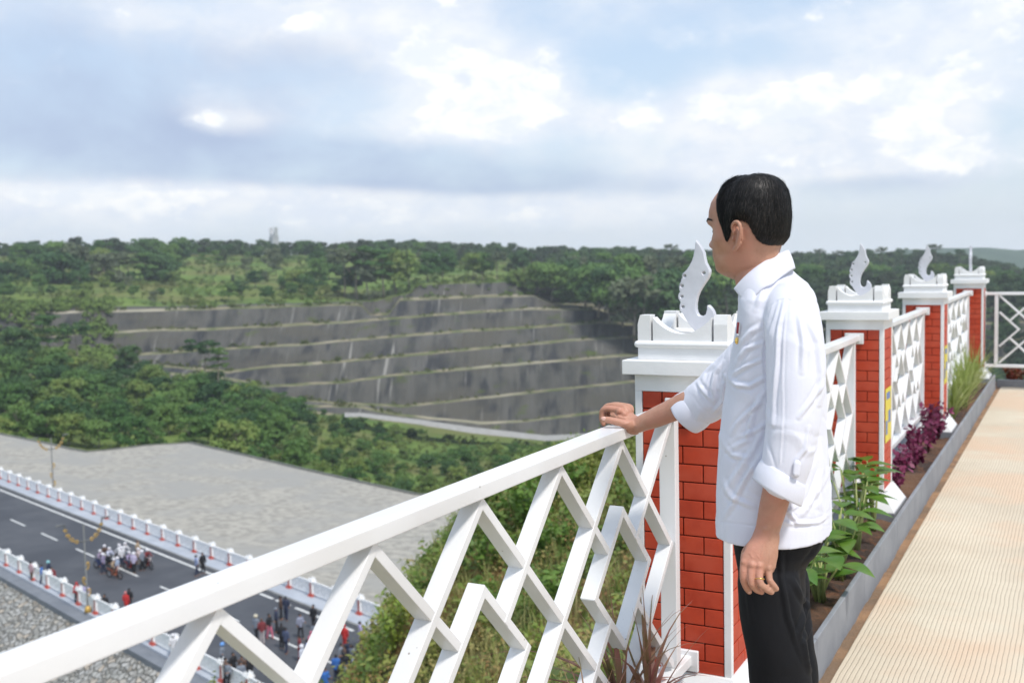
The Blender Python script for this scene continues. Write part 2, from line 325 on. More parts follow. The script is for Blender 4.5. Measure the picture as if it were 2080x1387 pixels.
# grey stone-paved slope beyond the road
def onplane(x,y):
    r=ray(x,y)
    n=Vector((-RN.x*.055,-RN.y*.055,1)); p0=rp(0,0,-.25); k=n.dot(p0)/n.dot(r); return r*k
edge=[(-300,840),(-120,858),(0,882),(100,902),(140,912),(175,918),(215,915),(300,905),(385,900),(500,926),(600,950),(720,977),(845,1005),(950,1012),(1063,980),(1100,985),(1180,1060)]
E=[onplane(x,y) for x,y in edge]; 
V=[rp(96,-.55,-.28),rp(-75,-.55,-.28)]+E; F=[tuple(range(len(V)))]
pav=mat('stone_paving',(.385,.36,.31),(.26,.245,.215),sc=1.1,lo=.42,hi=.6,rough=.9,c3=(.30,.29,.265),sc3=.10,bump=.06,bsc=3)
mesh('paved_slope',V,F,pav,kind='structure')
# kerb of the paved slope
mb=MB()
for a,b in zip(E[:-4],E[1:-3]): mb.bar(a+Vector((0,0,.05)),b+Vector((0,0,.05)),Vector((.12,.12,0)),Vector((0,0,.15)))
mb.build('slope_kerb',mat('dark_kerb',(.16,.165,.15),rough=.9),kind='structure')
# rubble stone bank on the near side
def riprap():
    m=mat('rubble_stone',(.40,.385,.35),(.27,.26,.24),sc=.5,rough=.9); nt,N,L,p=sock(m); base=p.inputs['Base Color'].links[0].from_socket
    tc=N.new('ShaderNodeTexCoord'); vo=N.new('ShaderNodeTexVoronoi'); vo.inputs['Scale'].default_value=2.3; vo.feature='DISTANCE_TO_EDGE'; L.new(tc.outputs['Object'],vo.inputs[0])
    vc=N.new('ShaderNodeTexVoronoi'); vc.inputs['Scale'].default_value=2.3; L.new(tc.outputs['Object'],vc.inputs[0])
    rmp=N.new('ShaderNodeValToRGB'); el=rmp.color_ramp.elements; el[0].color=(.30,.29,.27,1); el[1].color=(.50,.40,.30,1); e=el.new(.35); e.color=(.44,.44,.43,1); e=el.new(.7); e.color=(.34,.34,.31,1)
    sx=N.new('ShaderNodeSeparateColor'); L.new(vc.outputs['Color'],sx.inputs[0]); L.new(sx.outputs[0],rmp.inputs[0])
    a=N.new('ShaderNodeMix'); a.data_type='RGBA'; a.inputs[0].default_value=.6; L.new(base,a.inputs[6]); L.new(rmp.outputs[0],a.inputs[7])
    mr=N.new('ShaderNodeMapRange'); mr.inputs[1].default_value=.0; mr.inputs[2].default_value=.13; L.new(vo.outputs['Distance'],mr.inputs[0])
    b=N.new('ShaderNodeMix'); b.data_type='RGBA'; L.new(mr.outputs[0],b.inputs[0]); b.inputs[6].default_value=(.235,.225,.20,1); L.new(a.outputs[2],b.inputs[7]); L.new(b.outputs[2],p.inputs['Base Color'])
    bp=N.new('ShaderNodeBump'); bp.inputs['Distance'].default_value=.22; L.new(mr.outputs[0],bp.inputs['Height']); L.new(bp.outputs[0],p.inputs['Normal']); return m
ss_=np.arange(S0-20,S1,.3); tt=np.arange(14.1,42,.3); Sg,Tg=np.meshgrid(ss_,tt)
hz=-.4-.52*(Tg-14.1)+.16*vnoise(Sg,Tg,3,3,1.1)+.12*np.abs(vnoise(Sg,Tg,8,2,2.3))
P=np.array(RA)[None,None]+np.array(RD)*Sg[...,None]+np.array(RN)*Tg[...,None]; P[...,2]+=hz
idx=np.arange(P.shape[0]*P.shape[1]).reshape(P.shape[:2]); Fq=np.stack([idx[:-1,:-1],idx[1:,:-1],idx[1:,1:],idx[:-1,1:]],-1).reshape(-1,4)
mesh('rubble_bank',P.reshape(-1,3),Fq,riprap(),smooth=True,kind='structure')
# ---------------------------------------------------------------- the hill the terrace stands on
def hz_near(X,Y):
    s=-(X+1.13); s=np.asarray(s,dtype=float); Y=np.asarray(Y,dtype=float)
    z=-1.78-np.clip(.58-.058*(Y-11.8),.31,.74)*np.clip(s-.3,0,7.7)-1.15*np.clip(s-8,0,30)
    z=z-np.clip(Y-14.8,0,30)*.85*np.clip(1.15-s/5,0,1)
    return z+vnoise(X,Y,21,4,.45)*.22*np.clip(s/1.5,0,1)+vnoise(X,Y,22,3,.12)*.6*np.clip(s/6,0,1)
sx=np.concatenate([np.arange(-.2,10,.16),np.arange(10,40,.8)]); yy=np.arange(-6,60,.22); Sg,Yg=np.meshgrid(sx,yy); Xg=-1.13-Sg
P=np.stack([Xg,Yg,hz_near(Xg,Yg)],-1); idx=np.arange(P.shape[0]*P.shape[1]).reshape(P.shape[:2]); Fq=np.stack([idx[:-1,:-1],idx[1:,:-1],idx[1:,1:],idx[:-1,1:]],-1).reshape(-1,4)
g_near=mat('weedy_soil',(.10,.085,.045),(.055,.075,.02),sc=2.2,lo=.4,hi=.6,rough=.95,c3=(.24,.13,.06),sc3=.5,bump=.03,bsc=12,spec=.1)
mesh('hillside',P.reshape(-1,3),Fq,g_near,smooth=True,kind='structure')
# ================================================================ the terrace: walkway, planter, columns, railings
FX=-1.13; PY=[.446-3,.446,3.446,6.446,9.446,13.47]; PZ=-1.6
white=mat('white_enamel',(.80,.80,.80),(.77,.77,.78),sc=3,rough=.32,c3=(.70,.69,.68),sc3=1.6)
def specks(m):                                # small dirt specks and scuffs of worn paint
    nt,N,L,p=sock(m); base=p.inputs['Base Color'].links[0].from_socket; tc=N.new('ShaderNodeTexCoord')
    vo=N.new('ShaderNodeTexVoronoi'); vo.inputs['Scale'].default_value=26; L.new(tc.outputs['Object'],vo.inputs[0]); mr=N.new('ShaderNodeMapRange'); mr.inputs[1].default_value=.05; mr.inputs[2].default_value=.075; L.new(vo.outputs['Distance'],mr.inputs[0])
    n=N.new('ShaderNodeTexNoise'); n.inputs['Scale'].default_value=7; L.new(tc.outputs['Object'],n.inputs[0]); m2=N.new('ShaderNodeMapRange'); m2.inputs[1].default_value=.52; m2.inputs[2].default_value=.56; L.new(n.outputs['Fac'],m2.inputs[0])
    mm=N.new('ShaderNodeMath'); mm.operation='SUBTRACT'; mm.use_clamp=True; L.new(m2.outputs[0],mm.inputs[0]); L.new(mr.outputs[0],mm.inputs[1])
    mx=N.new('ShaderNodeMix'); mx.data_type='RGBA'; L.new(mm.outputs[0],mx.inputs[0]); L.new(base,mx.inputs[6]); mx.inputs[7].default_value=(.35,.31,.27,1); L.new(mx.outputs[2],p.inputs['Base Color'])
    n3=N.new('ShaderNodeTexNoise'); n3.inputs['Scale'].default_value=40; L.new(tc.outputs['Object'],n3.inputs[0]); b=N.new('ShaderNodeBump'); b.inputs['Distance'].default_value=.0004; L.new(n3.outputs['Fac'],b.inputs['Height']); L.new(b.outputs[0],p.inputs['Normal'])
specks(white)
plaster=mat('white_plaster',(.80,.80,.80),(.74,.74,.74),sc=9,rough=.6,c3=(.76,.755,.74),sc3=3,bump=.0008,bsc=60)
redtile=mat('red_brick',(.50,.056,.019),(.40,.042,.016),sc=14,rough=.55,c3=(.49,.070,.032),sc3=6,bump=.0006,bsc=90,spec=.4)
grout=mat('dark_grout',(.17,.022,.010),rough=.8)
# --- walkway
def walkway():
    m=mat('ribbed_concrete',(.66,.575,.44),(.57,.48,.36),sc=1.4,lo=.35,hi=.65,rough=.8,c3=(.64,.48,.34),sc3=1.1)
    nt,N,L,p=sock(m); base=p.inputs['Base Color'].links[0].from_socket; tc=N.new('ShaderNodeTexCoord'); sp=N.new('ShaderNodeSeparateXYZ'); L.new(tc.outputs['Object'],sp.inputs[0])
    def ma(op,a,b): 
        n=N.new('ShaderNodeMath'); n.operation=op
        for s,v in ((n.inputs[0],a),(n.inputs[1],b)):
            if isinstance(v,bpy.types.NodeSocket): L.new(v,s)
            else: s.default_value=v
        return n.outputs[0]
    n=N.new('ShaderNodeTexNoise'); n.inputs['Scale'].default_value=3; n.inputs['Detail'].default_value=5; L.new(tc.outputs['Object'],n.inputs[0])
    xx=ma('ADD',sp.outputs[0],ma('MULTIPLY',n.outputs['Fac'],.02)); fr=ma('FRACT',ma('DIVIDE',xx,.0185),0); g=ma('ABSOLUTE',ma('SUBTRACT',fr,.5),0)
    mr=N.new('ShaderNodeMapRange'); mr.inputs[1].default_value=.30; mr.inputs[2].default_value=.46; L.new(g,mr.inputs[0])
    n2=N.new('ShaderNodeTexNoise'); n2.inputs['Scale'].default_value=1.3; n2.inputs['Detail'].default_value=8; L.new(tc.outputs['Object'],n2.inputs[0]); m3=N.new('ShaderNodeMapRange'); m3.inputs[1].default_value=.3; m3.inputs[2].default_value=.65; m3.inputs[3].default_value=.08; m3.inputs[4].default_value=.40; L.new(n2.outputs['Fac'],m3.inputs[0])
    n5=N.new('ShaderNodeTexNoise'); n5.inputs['Scale'].default_value=16; n5.inputs['Detail'].default_value=5; L.new(tc.outputs['Object'],n5.inputs[0]); m6=N.new('ShaderNodeMapRange'); m6.inputs[1].default_value=.36; m6.inputs[2].default_value=.62; L.new(n5.outputs['Fac'],m6.inputs[0]); fac=ma('MULTIPLY',ma('MULTIPLY',mr.outputs[0],m3.outputs[0]),m6.outputs[0]); mx=N.new('ShaderNodeMix'); mx.data_type='RGBA'; L.new(fac,mx.inputs[0]); L.new(base,mx.inputs[6]); mx.inputs[7].default_value=(.40,.31,.21,1); L.new(mx.outputs[2],p.inputs['Base Color'])
    n4=N.new('ShaderNodeTexNoise'); n4.inputs['Scale'].default_value=70; L.new(tc.outputs['Object'],n4.inputs[0])
    b=N.new('ShaderNodeBump'); b.inputs['Distance'].default_value=.0022; L.new(ma('SUBTRACT',ma('MULTIPLY',n4.outputs['Fac'],.4),mr.outputs[0]),b.inputs['Height']); L.new(b.outputs[0],p.inputs['Normal']); return m
mb=MB(); mb.box(-.806,5.2,-5,13.74,PZ-.2,PZ); mb.build('walkway',walkway(),kind='structure')
mb=MB(); mb.box(-1.06,5.2,-5,14.2,PZ-.6,PZ-.22)
soilp=mat('bare_earth',(.33,.19,.10),(.24,.14,.08),sc=6,rough=.95,bump=.012,bsc=25,c3=(.20,.13,.08),sc3=3)
xs=np.linspace(-.868,-.78,9); ys=np.arange(-5,13.8,.02); Xg,Yg=np.meshgrid(xs,ys); Zg=PZ-.012+vnoise(Xg,Yg,31,4,9)*.014; P=np.stack([Xg,Yg,Zg],-1); idx=np.arange(Xg.size).reshape(Xg.shape)
mesh('dirt_strip',P.reshape(-1,3),np.stack([idx[:-1,:-1],idx[:-1,1:],idx[1:,1:],idx[1:,:-1]],-1).reshape(-1,4),soilp,smooth=True,kind='structure')
kc=mat('planter_kerb',(.27,.28,.30),(.20,.21,.23),sc=4,rough=.8,bump=.001,bsc=60)
mb=MB(); y=-5
while y<13.55:
    y2=min(y+1.0,13.55); mb.box(-.874,-.853,y+.003,y2-.003,PZ-.25,-1.437); y=y2
mb.build('planter_kerb',kc,bevel=.004,kind='structure')
MB().box(-.853,5.2,13.745,13.80,PZ-.3,-1.52).build('end_kerb',kc,bevel=.004,kind='structure')
mulch=mat('planter_mulch',(.055,.035,.028),(.16,.07,.035),sc=22,lo=.5,hi=.62,rough=.95,bump=.02,bsc=45,c3=(.17,.09,.05),sc3=1.2)
xs=np.arange(-1.11,-.873,.012); ys=np.arange(-3,13.6,.014); Xg,Yg=np.meshgrid(xs,ys); Zg=-1.50+vnoise(Xg,Yg,41,4,14)*.016+vnoise(Xg,Yg,42,2,2)*.02; P=np.stack([Xg,Yg,Zg],-1); idx=np.arange(Xg.size).reshape(Xg.shape)
mesh('planter_soil',P.reshape(-1,3),np.stack([idx[:-1,:-1],idx[:-1,1:],idx[1:,1:],idx[1:,:-1]],-1).reshape(-1,4),mulch,smooth=True,kind='structure')
MB().box(-1.30,-1.105,-5,13.7,-2.6,-1.47).build('retaining_wall',kc,kind='structure')
# --- column
HW=.159
def finial_profile():
    z=[(665,62),(700,105),(735,170),(741,215),(750,255),(783,318),(783,345),(770,380),(740,425),(715,460),(690,500),(672,545),(661,600),(660,640),(666,672),(680,695),(700,706),(722,705),(745,690),(757,650),(757,615),(770,612),(792,632),(812,662),(823,695),(822,735),(808,775),(780,805),(745,826),(710,838),(675,842),(645,828),(612,792),(585,755),(560,715),(545,685),(522,668),(514,640),(516,612),(524,588),(517,575),(505,555),(503,532),(510,512),(520,498),(513,480),(511,452),(517,432),(530,412),(531,398),(541,380),(538,362),(546,343),(560,333),(582,312),(605,280),(628,238),(642,200),(652,150),(658,105)]
    return [((a-665)/4.204*.001645,(-(b-62))/4.204*.001645) for a,b in z]
HOLES=[(565,365),(540,449),(538,539),(546,626),(733,343)]
def make_finial(parent,rz=0):
    pr=finial_profile(); top=.055
    bm=bmesh.new(); vs=[bm.verts.new((x,-.013,z)) for x,z in pr]; es=[bm.edges.new((vs[i],vs[(i+1)%len(vs)])) for i in range(len(vs))]
    for a,b in HOLES:
        cx,cz=(a-665)/4.204*.001645,-(b-62)/4.204*.001645; r=.0052; hs=[bm.verts.new((cx+r*math.cos(t*PI/5),-.013,cz+r*math.sin(t*PI/5))) for t in range(10)]
        es+=[bm.edges.new((hs[i],hs[(i+1)%10])) for i in range(10)]
    bmesh.ops.triangle_fill(bm,use_beauty=True,use_dissolve=False,edges=es)
    for fc in list(bm.faces):                 # drop faces that filled a hole
        c=fc.calc_center_median()
        for a,b in HOLES:
            cx,cz=(a-665)/4.204*.001645,-(b-62)/4.204*.001645
            if (c.x-cx)**2+(c.z-cz)**2<.0044**2 and fc.is_valid: bm.faces.remove(fc); break
    fs=bm.faces[:]; r=bmesh.ops.extrude_face_region(bm,geom=fs); nv=[e for e in r['geom'] if isinstance(e,bmesh.types.BMVert)]
    bmesh.ops.translate(bm,verts=nv,vec=(0,.026,0)); bmesh.ops.recalc_face_normals(bm,faces=bm.faces)
    me=bpy.data.meshes.new('finial'); bm.to_mesh(me); bm.free(); me.materials.append(mat('silver_white',(.66,.66,.70),(.58,.58,.62),sc=12,rough=.38,bump=.0006,bsc=50,metal=.25))
    o=bpy.data.objects.new('finial',me); C.objects.link(o); o.parent=parent; o.location=(.005,0,top); o.rotation_euler=(0,0,rz)
    b=o.modifiers.new('b','BEVEL'); b.width=.007; b.segments=4; b.limit_method='ANGLE'; b.angle_limit=R_(60); me.polygons.foreach_set('use_smooth',np.ones(len(me.polygons),dtype=bool)); wn=o.modifiers.new('w','WEIGHTED_NORMAL')
    return o
def brick_side(mb,ax,sg,zt,zb):
    """tiles proud of the grout core on one side"""
    bh=.0585; W=HW-.026; row=0; z=zt
    while z>zb+.01:
        z2=max(z-bh+.0042,zb); off=0 if row%2 else -.068; x=-W+off
        while x<W:
            a,b=max(x,-W),min(x+.136-.004,W)
            if b-a>.012:
                lo,hi=sorted((sg*(HW-.012),sg*(HW-.003)))
                if ax=='y': mb.box(a,b,lo,hi,z2,z)
                else: mb.box(lo,hi,a,b,z2,z)
            x+=.136
        z-=bh; row+=1
def make_pillar(finrot=0):
    root=empty('fence_pillar')
    t,b=-.434,-1.352
    MB().box(-HW+.012,HW-.012,-HW+.012,HW-.012,b,t).build('pillar_core',grout,root)
    mb=MB()
    for ax,sg in (('y',-1),('y',1),('x',-1),('x',1)): brick_side(mb,ax,sg,t-.001,b+.001)
    mb.build('brick_cladding',redtile,root,bevel=.0016,seg=1)
    mb=MB(); w=.024
    for sx in (-1,1):
        for sy in (-1,1):
            x0,x1=sorted((sx*(HW-w),sx*HW)); y0,y1=sorted((sy*(HW-w),sy*HW)); mb.box(x0,x1,y0,y1,b-.004,t)
    mb.box(-HW,HW,-HW,HW,t,-.378); mb.build('corner_trim',plaster,root,bevel=.002)
    c=.191; MB().box(-c,c,-c,c,-.378,-.331).build('cap',plaster,root,bevel=.003)
    q=.150; mb=MB(); mb.box(-q,q,-q,q,-.331,-.288); o=mb.build('cap_plinth',plaster,root,bevel=.002)
    MB().box(-q-.011,q+.011,-q-.011,q+.011,-.292,-.270).build('cap_moulding',plaster,root,bevel=.010,seg=3)
    # scalloped crown: four walls with a hollow arc between corner posts
    mb=MB(); zb,zt,th=-.272,-.186,.045
    def wall(f):
        n=16; u0=q-.005; pts=[(-u0+.006,0)]
        prof=[(-q,zb),(-q,zt-.03),(-q+.008,zt),(-q+.046,zt)]
        arc=[(-q+.052+ (2*q-.104)*k/n, zt-.008-.052*math.sin(PI*k/n)**.8) for k in range(n+1)]
        post2=[(q-.046,zt),(q-.008,zt),(q,zt-.03),(q,zb)]
        def prism(pl,d0,d1):
            nn=len(pl); v=[f(x,d0,z) for x,z in pl]+[f(x,d1,z) for x,z in pl]
            mb.add(v,[tuple(range(nn)),tuple(range(2*nn-1,nn-1,-1))]+[(i+nn,(i+1)%nn+nn,(i+1)%nn,i) for i in range(nn)])
        prism([(-q+.0005,zb),(-q+.0005,zt-.03),(-q+.009,zt),(-q+.044,zt),(-q+.044,zb)],0,.044)
        for k in range(n): prism([(arc[k][0],zb),(arc[k][0],arc[k][1]),(arc[k+1][0],arc[k+1][1]),(arc[k+1][0],zb)],.002,.046)
    wall(lambda x,d,z:(x,-q+d,z)); wall(lambda x,d,z:(-x,q-d,z)); wall(lambda x,d,z:(q-d,x,z)); wall(lambda x,d,z:(-q+d,-x,z))
    # bowl inside
    n=18; V=[];F=[]
    for i in range(n+1):
        for j in range(n+1):
            u=-q+.04+(2*q-.08)*i/n; v_=-q+.04+(2*q-.08)*j/n; r=max(abs(u),abs(v_))/q; V.append((u,v_,-.262+.05*r**3))
    for i in range(n):
        for j in range(n): a=i*(n+1)+j; F.append((a,a+n+1,a+n+2,a+1))
    mb.add(V,F); mb.build('crown',plaster,root)
    make_finial(root,finrot)
    fw=.229; MB().frus((-fw,fw,-fw,fw,-1.455),(-HW-.006,HW+.006,-HW-.006,HW+.006,-1.352)).build('flared_base',plaster,root,bevel=.002)
    MB().box(-fw-.004,fw+.004,-fw-.004,fw+.004,-1.95,-1.456).build('plinth',kc,root,bevel=.003)
    return root
pl_labels=['nearest red brick pillar behind the camera','nearest red brick pillar at the near end of the railing the man holds','red brick pillar with white curled finial right behind the man in white','second red brick pillar, just right of the man, with a yellow sticker','third red brick pillar along the planter, with purple plants at its foot','farthest red brick pillar at the corner, its finial seen edge on']
pillars=[]
proto=make_pillar(); reg(proto)
for i in range(1,6):
    if i==5: o=make_pillar(PI/2)
    else: o=proto if i==1 else copy_tree(proto)
    o.location=(FX,PY[i],0); tag(o,pl_labels[i],'pillar','brick pillars along the walkway'); pillars.append(o)
# --- railing panels (local: x along the run from -1.23..1.23)
def lattice(mb,full=True,shift=0,th=.0105,dp=.021):
    g=.19; a=.1965; T=-.496
    P=lambda k,j:(k*a,T-.012-g*j)
    seg=[]
    def sg(k0,j0,k1,j1):
        lo,hi=-6.0,6.0
        if k0>k1: k0,j0,k1,j1=k1,j1,k0,j0
        if k1<=lo or k0>=hi: return
        if k0<lo: j0=j0+(j1-j0)*(lo-k0)/(k1-k0); k0=lo
        if k1>hi: j1=j0+(j1-j0)*(hi-k0)/(k1-k0); k1=hi
        seg.append((k0,j0,k1,j1))
    for c in range(-8+shift,10,4):
        for (p,q) in (((c,1),(c+1,2)),((c+1,2),(c,3)),((c,3),(c-1,2)),((c-1,2),(c,1)),((c-2,0),(c-.5,1.5)),((c+2,0),(c+.5,1.5)),((c-.5,2.5),(c-2,4)),((c+.5,2.5),(c+2,4))): sg(*p,*q)
        sg(c,0,c+4,4); sg(c+4,0,c,4)
    for (k0,j0,k1,j1) in seg:
        x0,z0=P(k0,j0); x1,z1=P(k1,j1); d=Vector((x1-x0,0,z1-z0)).normalized(); nrm=Vector((-d.z,0,d.x)); e=d*th*.9
        rise=z1>z0; dd=dp if rise else dp-.0012       # crossing bars are notched a hair apart
        mb.bar(Vector((x0,0,z0))-e,Vector((x1,0,z1))+e,nrm*th,Vector((0,dd,0)))
def make_panel(length=3.0,name='railing',shift=0,xo=0):
    root=empty(name); h=length/2-HW
    MB().box(-h,h,-.032,.032,-.496,-.463).build('top_rail',white,root,bevel=.003)
    MB().box(-h,h,-.030,.030,-1.325,-1.292).build('bottom_rail',white,root,bevel=.003)
    for sx in (-1,1):
        MB().box(min(sx*(1.199),sx*(1.236)),max(sx*(1.199),sx*(1.236)),-.026,.026,-1.292,-.496).build('end_post',white,root,bevel=.002)
        for z0,z1 in ((-.515,-.452),(-1.345,-1.275)):
            a,b=sorted((sx*(h-.016),sx*(h-.001))); MB().box(a,b,-.052,.052,z0,z1).build('end_plate',white,root,bevel=.004)
    mb=MB(); lattice(mb,shift=shift); mb.build('lattice',white,root,bevel=.0015,seg=2)
    return root
pp=reg(make_panel()); lab=['white lattice railing in the foreground under the man\'s hand','white lattice railing between the first and second brick pillars','white lattice railing above the purple plants','white lattice railing behind the yellow-green grass']
cents=[1.946,4.946,7.946]
for i,yc in enumerate(cents):
    o=pp if i==0 else copy_tree(pp); o.location=(FX,yc,0); o.rotation_euler=(0,0,PI/2); tag(o,lab[i],'railing','white railing panels')
o=copy_tree(pp); o.location=(FX,(PY[4]+PY[5])/2,0); o.rotation_euler=(0,0,PI/2); o.scale=((PY[5]-PY[4])/3.0*1.0,1,1); tag(o,lab[3],'railing','white railing panels')
o=reg(make_panel(shift=2)); o.location=(FX+1.5,13.49,-.02); tag(o,'white lattice railing closing the far end of the walkway','railing','white railing panels')
o=copy_tree(o); o.location=(FX+1.5,13.49,-.02); o.location.x=FX+4.5; tag(o,'white lattice railing at the far end, mostly out of frame at the right','railing','white railing panels')
# stickers on the right faces of two pillars
def sticker(y,w,lbl):
    root=empty('sticker',(FX+HW+.0005,y,-.93),0,lbl,'sticker','yellow stickers on the pillars')
    MB().box(0,.0015,-.105,.105,-.155,.155).build('sheet',mat('sticker_yellow',(.72,.60,.03),(.66,.52,.03),sc=9,rough=.4),root)
    for (a,b,c,d) in ((-.09,-.03,-.11,-.03),(.0,.08,-.05,.02),(-.07,.06,.09,.13)): MB().box(.0016,.0024,a,b,c,d).build('printed_patch',mat('sticker_blue',(.08,.16,.42),rough=.4),root)
sticker(PY[3],0,'yellow and blue sticker on the side of the second pillar right of the man'); sticker(PY[4],0,'small yellow sticker on the side of the third pillar')
# ================================================================ vegetation
def quads(cent,nrm,size,asp=1.6,twist=None,rg=rng):
    """one rhombic leaf (two-sided quad, slightly folded) per centre"""
    n=len(cent); nrm=nrm/np.maximum(np.linalg.norm(nrm,axis=1,keepdims=True),1e-6)
    a=rg.normal(size=(n,3)); u=np.cross(nrm,a); u/=np.maximum(np.linalg.norm(u,axis=1,keepdims=True),1e-6); v=np.cross(nrm,u)
    s=np.asarray(size).reshape(-1,1)*np.ones((n,1)); l=s*asp*.5; h=s*.5
    V=np.stack([cent-u*l,cent+v*h+nrm*s*.08,cent+u*l,cent-v*h+nrm*s*.08],1).reshape(-1,3)
    return V,np.arange(4*n).reshape(n,4)
def sph(n,rg=rng):
    v=rg.normal(size=(n,3)); return v/np.linalg.norm(v,axis=1,keepdims=True)
def crown(h,w,lumps,nleaf,leaf,seed,flat=.75,base=.25,shape='round'):
    rg=np.random.default_rng(seed); Vs=[];Fs=[];b=0
    for i in range(lumps):
        t=rg.random(); ang=rg.random()*2*PI
        if shape=='round': zz=base+(1-base)*(.12+.80*t); rr=w*.5*math.sqrt(max(0,1-((zz-base)/(1-base)*1.7-.8)**2*.9))*rg.uniform(.25,.85)
        elif shape=='umbrella': zz=.80+.16*rg.random()-.1*(i%3==0); rr=w*.5*math.sqrt(rg.random())*.95
        elif shape=='tiers': zz=[.52,.70,.86,.95][i%4]+rg.uniform(-.03,.03); rr=w*.5*[.95,.85,.7,.4][i%4]*math.sqrt(rg.random())
        c=np.array([rr*math.cos(ang),rr*math.sin(ang),zz*h]); R=w*rg.uniform(.13,.24)*(1 if shape=='round' else .8)
        k=int(nleaf/lumps*rg.uniform(.7,1.3)); d=sph(k,rg); d[:,2]=np.where(d[:,2]<-.35,-d[:,2]*.5,d[:,2]); rad=R*rg.uniform(.55,1.12,size=(k,1))
        p=c+d*rad*np.array([1,1,flat if shape=='round' else .42]); nn=d+rg.normal(size=(k,3))*.45+np.array([0,0,.35])
        V,F=quads(p,nn,leaf*rg.uniform(.6,1.35,size=k),1.3,rg=rg); Vs.append(V);Fs.append(F+b);b+=len(V)
    return np.concatenate(Vs),np.concatenate(Fs)
def trunk_mb(h,r,seed,branches=5,top=.75,spread=.25):
    rg=random.Random(seed); mb=MB(); pts=[(0,0,-.4)]; x=y=0
    for k in range(1,6): x+=rg.uniform(-.03,.03)*h; y+=rg.uniform(-.03,.03)*h; pts.append((x,y,h*top*k/5))
    mb.tube(pts,[r*1.25,r,r*.85,r*.7,r*.55,r*.35],7)
    for k in range(branches):
        a=rg.uniform(0,2*PI); i=rg.choice([2,3,3,4,4]); p=Vector(pts[i]); q=p+Vector((math.cos(a)*h*spread,math.sin(a)*h*spread,h*rg.uniform(.12,.28))); m_=(p+q)/2+Vector((0,0,-.03*h))
        mb.tube([p,m_,q],[r*.45,r*.3,r*.12],5)
    return mb
bark=mat('bark',(.16,.13,.10),(.26,.23,.19),sc=3,rough=.9,rand=.15)
LEAFM=[mat('leaf_deep',(.042,.100,.032),(.075,.145,.040),sc=.5,rough=.6,rand=.28,translu=.25,spec=.25),
       mat('leaf_mid',(.075,.160,.036),(.115,.205,.048),sc=.5,rough=.6,rand=.28,translu=.28,spec=.25),
       mat('leaf_light',(.135,.225,.048),(.20,.25,.065),sc=.5,rough=.6,rand=.22,translu=.3,spec=.25),
       mat('leaf_grey',(.14,.17,.10),(.10,.125,.065),sc=.5,rough=.7,rand=.18,translu=.2,spec=.2)]
PROT=[]
def proto_tree(name,h,w,lumps,nleaf,leaf,seed,m,shape='round',base=.25,tr=.16,vis=True):
    V,F=crown(h,w,lumps,nleaf,leaf,seed,shape=shape,base=base)
    cm=bpy.data.meshes.new(name+'_crown'); o=mesh('crown',V,F,m); me=o.data; bpy.data.objects.remove(o)
    t=trunk_mb(h,tr,seed,top=.9 if shape!='round' else .7).build('trunk',bark,smooth=True); tm=t.data; bpy.data.objects.remove(t)
    return (name,me,tm,h,w)
PT=[proto_tree('broadleaf_tree',8,8.5,22,2600,.50,100+i,LEAFM[i%4 if i%4!=3 else 1]) for i in range(7)]
PT+= [proto_tree('broadleaf_tree',8,7,16,1900,.46,150,LEAFM[3])]
PU=[proto_tree('umbrella_tree',12,9,22,1700,.46,200+i,LEAFM[[0,1,3][i]],shape=['umbrella','tiers','umbrella'][i],tr=.20) for i in range(3)]
PS=[proto_tree('broadleaf_tree',6,7.5,20,2000,.42,300+i,LEAFM[[2,1,0][i]],base=.05) for i in range(3)]
def plant_tree(pr,loc,sc,label,group=None,cat='tree'):
    name,cm,tm,h,w_=pr; rz=random.uniform(0,2*PI)
    r=empty(name,loc,rz,label,cat,group); s=sc*random.uniform(.93,1.07); r.scale=(s,s,sc)
    for nm,me in (('crown',cm),('trunk',tm)):
        o=bpy.data.objects.new(nm,me); C.objects.link(o); o.parent=r
    return r
def ground_pt(x,d):                           # terrain point seen at column x at depth about d
    a=int(np.clip((x-XS[0])/6,0,nX-1)); col=G[:,a]; dd=col@cF
    for r in range(len(dd)-1):
        if dd[r]<=d<=dd[r+1]: t=(d-dd[r])/max(dd[r+1]-dd[r],1e-6); return Vector(col[r]*(1-t)+col[r+1]*t)
    return Vector(col[0] if d<dd[0] else col[-1])
rs=random.Random(5)
# the dense wood between the paved slope and the terraces
GW='trees of the dense wood below the terraces'
WL='green bushy tree in the dense wood between the paved slope and the rock terraces'
# canopy line wanted (photo column -> row); trees are sized to reach it
CAN=[(-200,700),(0,700),(60,700),(200,745),(300,748),(380,742),(460,765),(560,800),(640,838),(720,852),(850,880),(1000,905),(1300,925)]
cnt=0
cells=[]
for d in (186,200,214,230,248,266,284,300):
    step={186:56,200:54,214:52,230:50,248:48,266:46,284:44,300:42}[d]
    x=-160+rs.uniform(0,step)
    while x<1330: cells.append((x+rs.uniform(-12,12),d+rs.uniform(-6,6))); x+=step*(1.0 if x<640 else .95)
for x,d in sorted(cells,key=lambda c:-c[1]):
    p=ground_pt(x,d); pc=p.dot(CF); q=(p/pc); yy=693.5-FPX*q.dot(CU)
    cy=np.interp(x,[c[0] for c in CAN],[c[1] for c in CAN])
    hmax=(yy-cy+12)*pc/FPX
    if hmax<1.4: continue
    near=(d<215)
    hh=min(hmax,rs.uniform(4.2,7.5) if x<620 else rs.uniform(2.2,4.6))*rs.uniform(.8,1.0)
    if hh<1.2: continue
    if x>860 and d>255: continue
    if x>1050: continue
    pr=rs.choice(PS if (hh<4.6 or rs.random()<.4) else PT[:7])
    plant_tree(pr,p-Vector((0,0,.3)),hh/pr[3]*1.12,WL if x<640 else 'low green bush-like tree on the slope below the pale gravel road',GW if x<640 else 'low trees below the gravel road'); cnt+=1
print('wood',cnt)
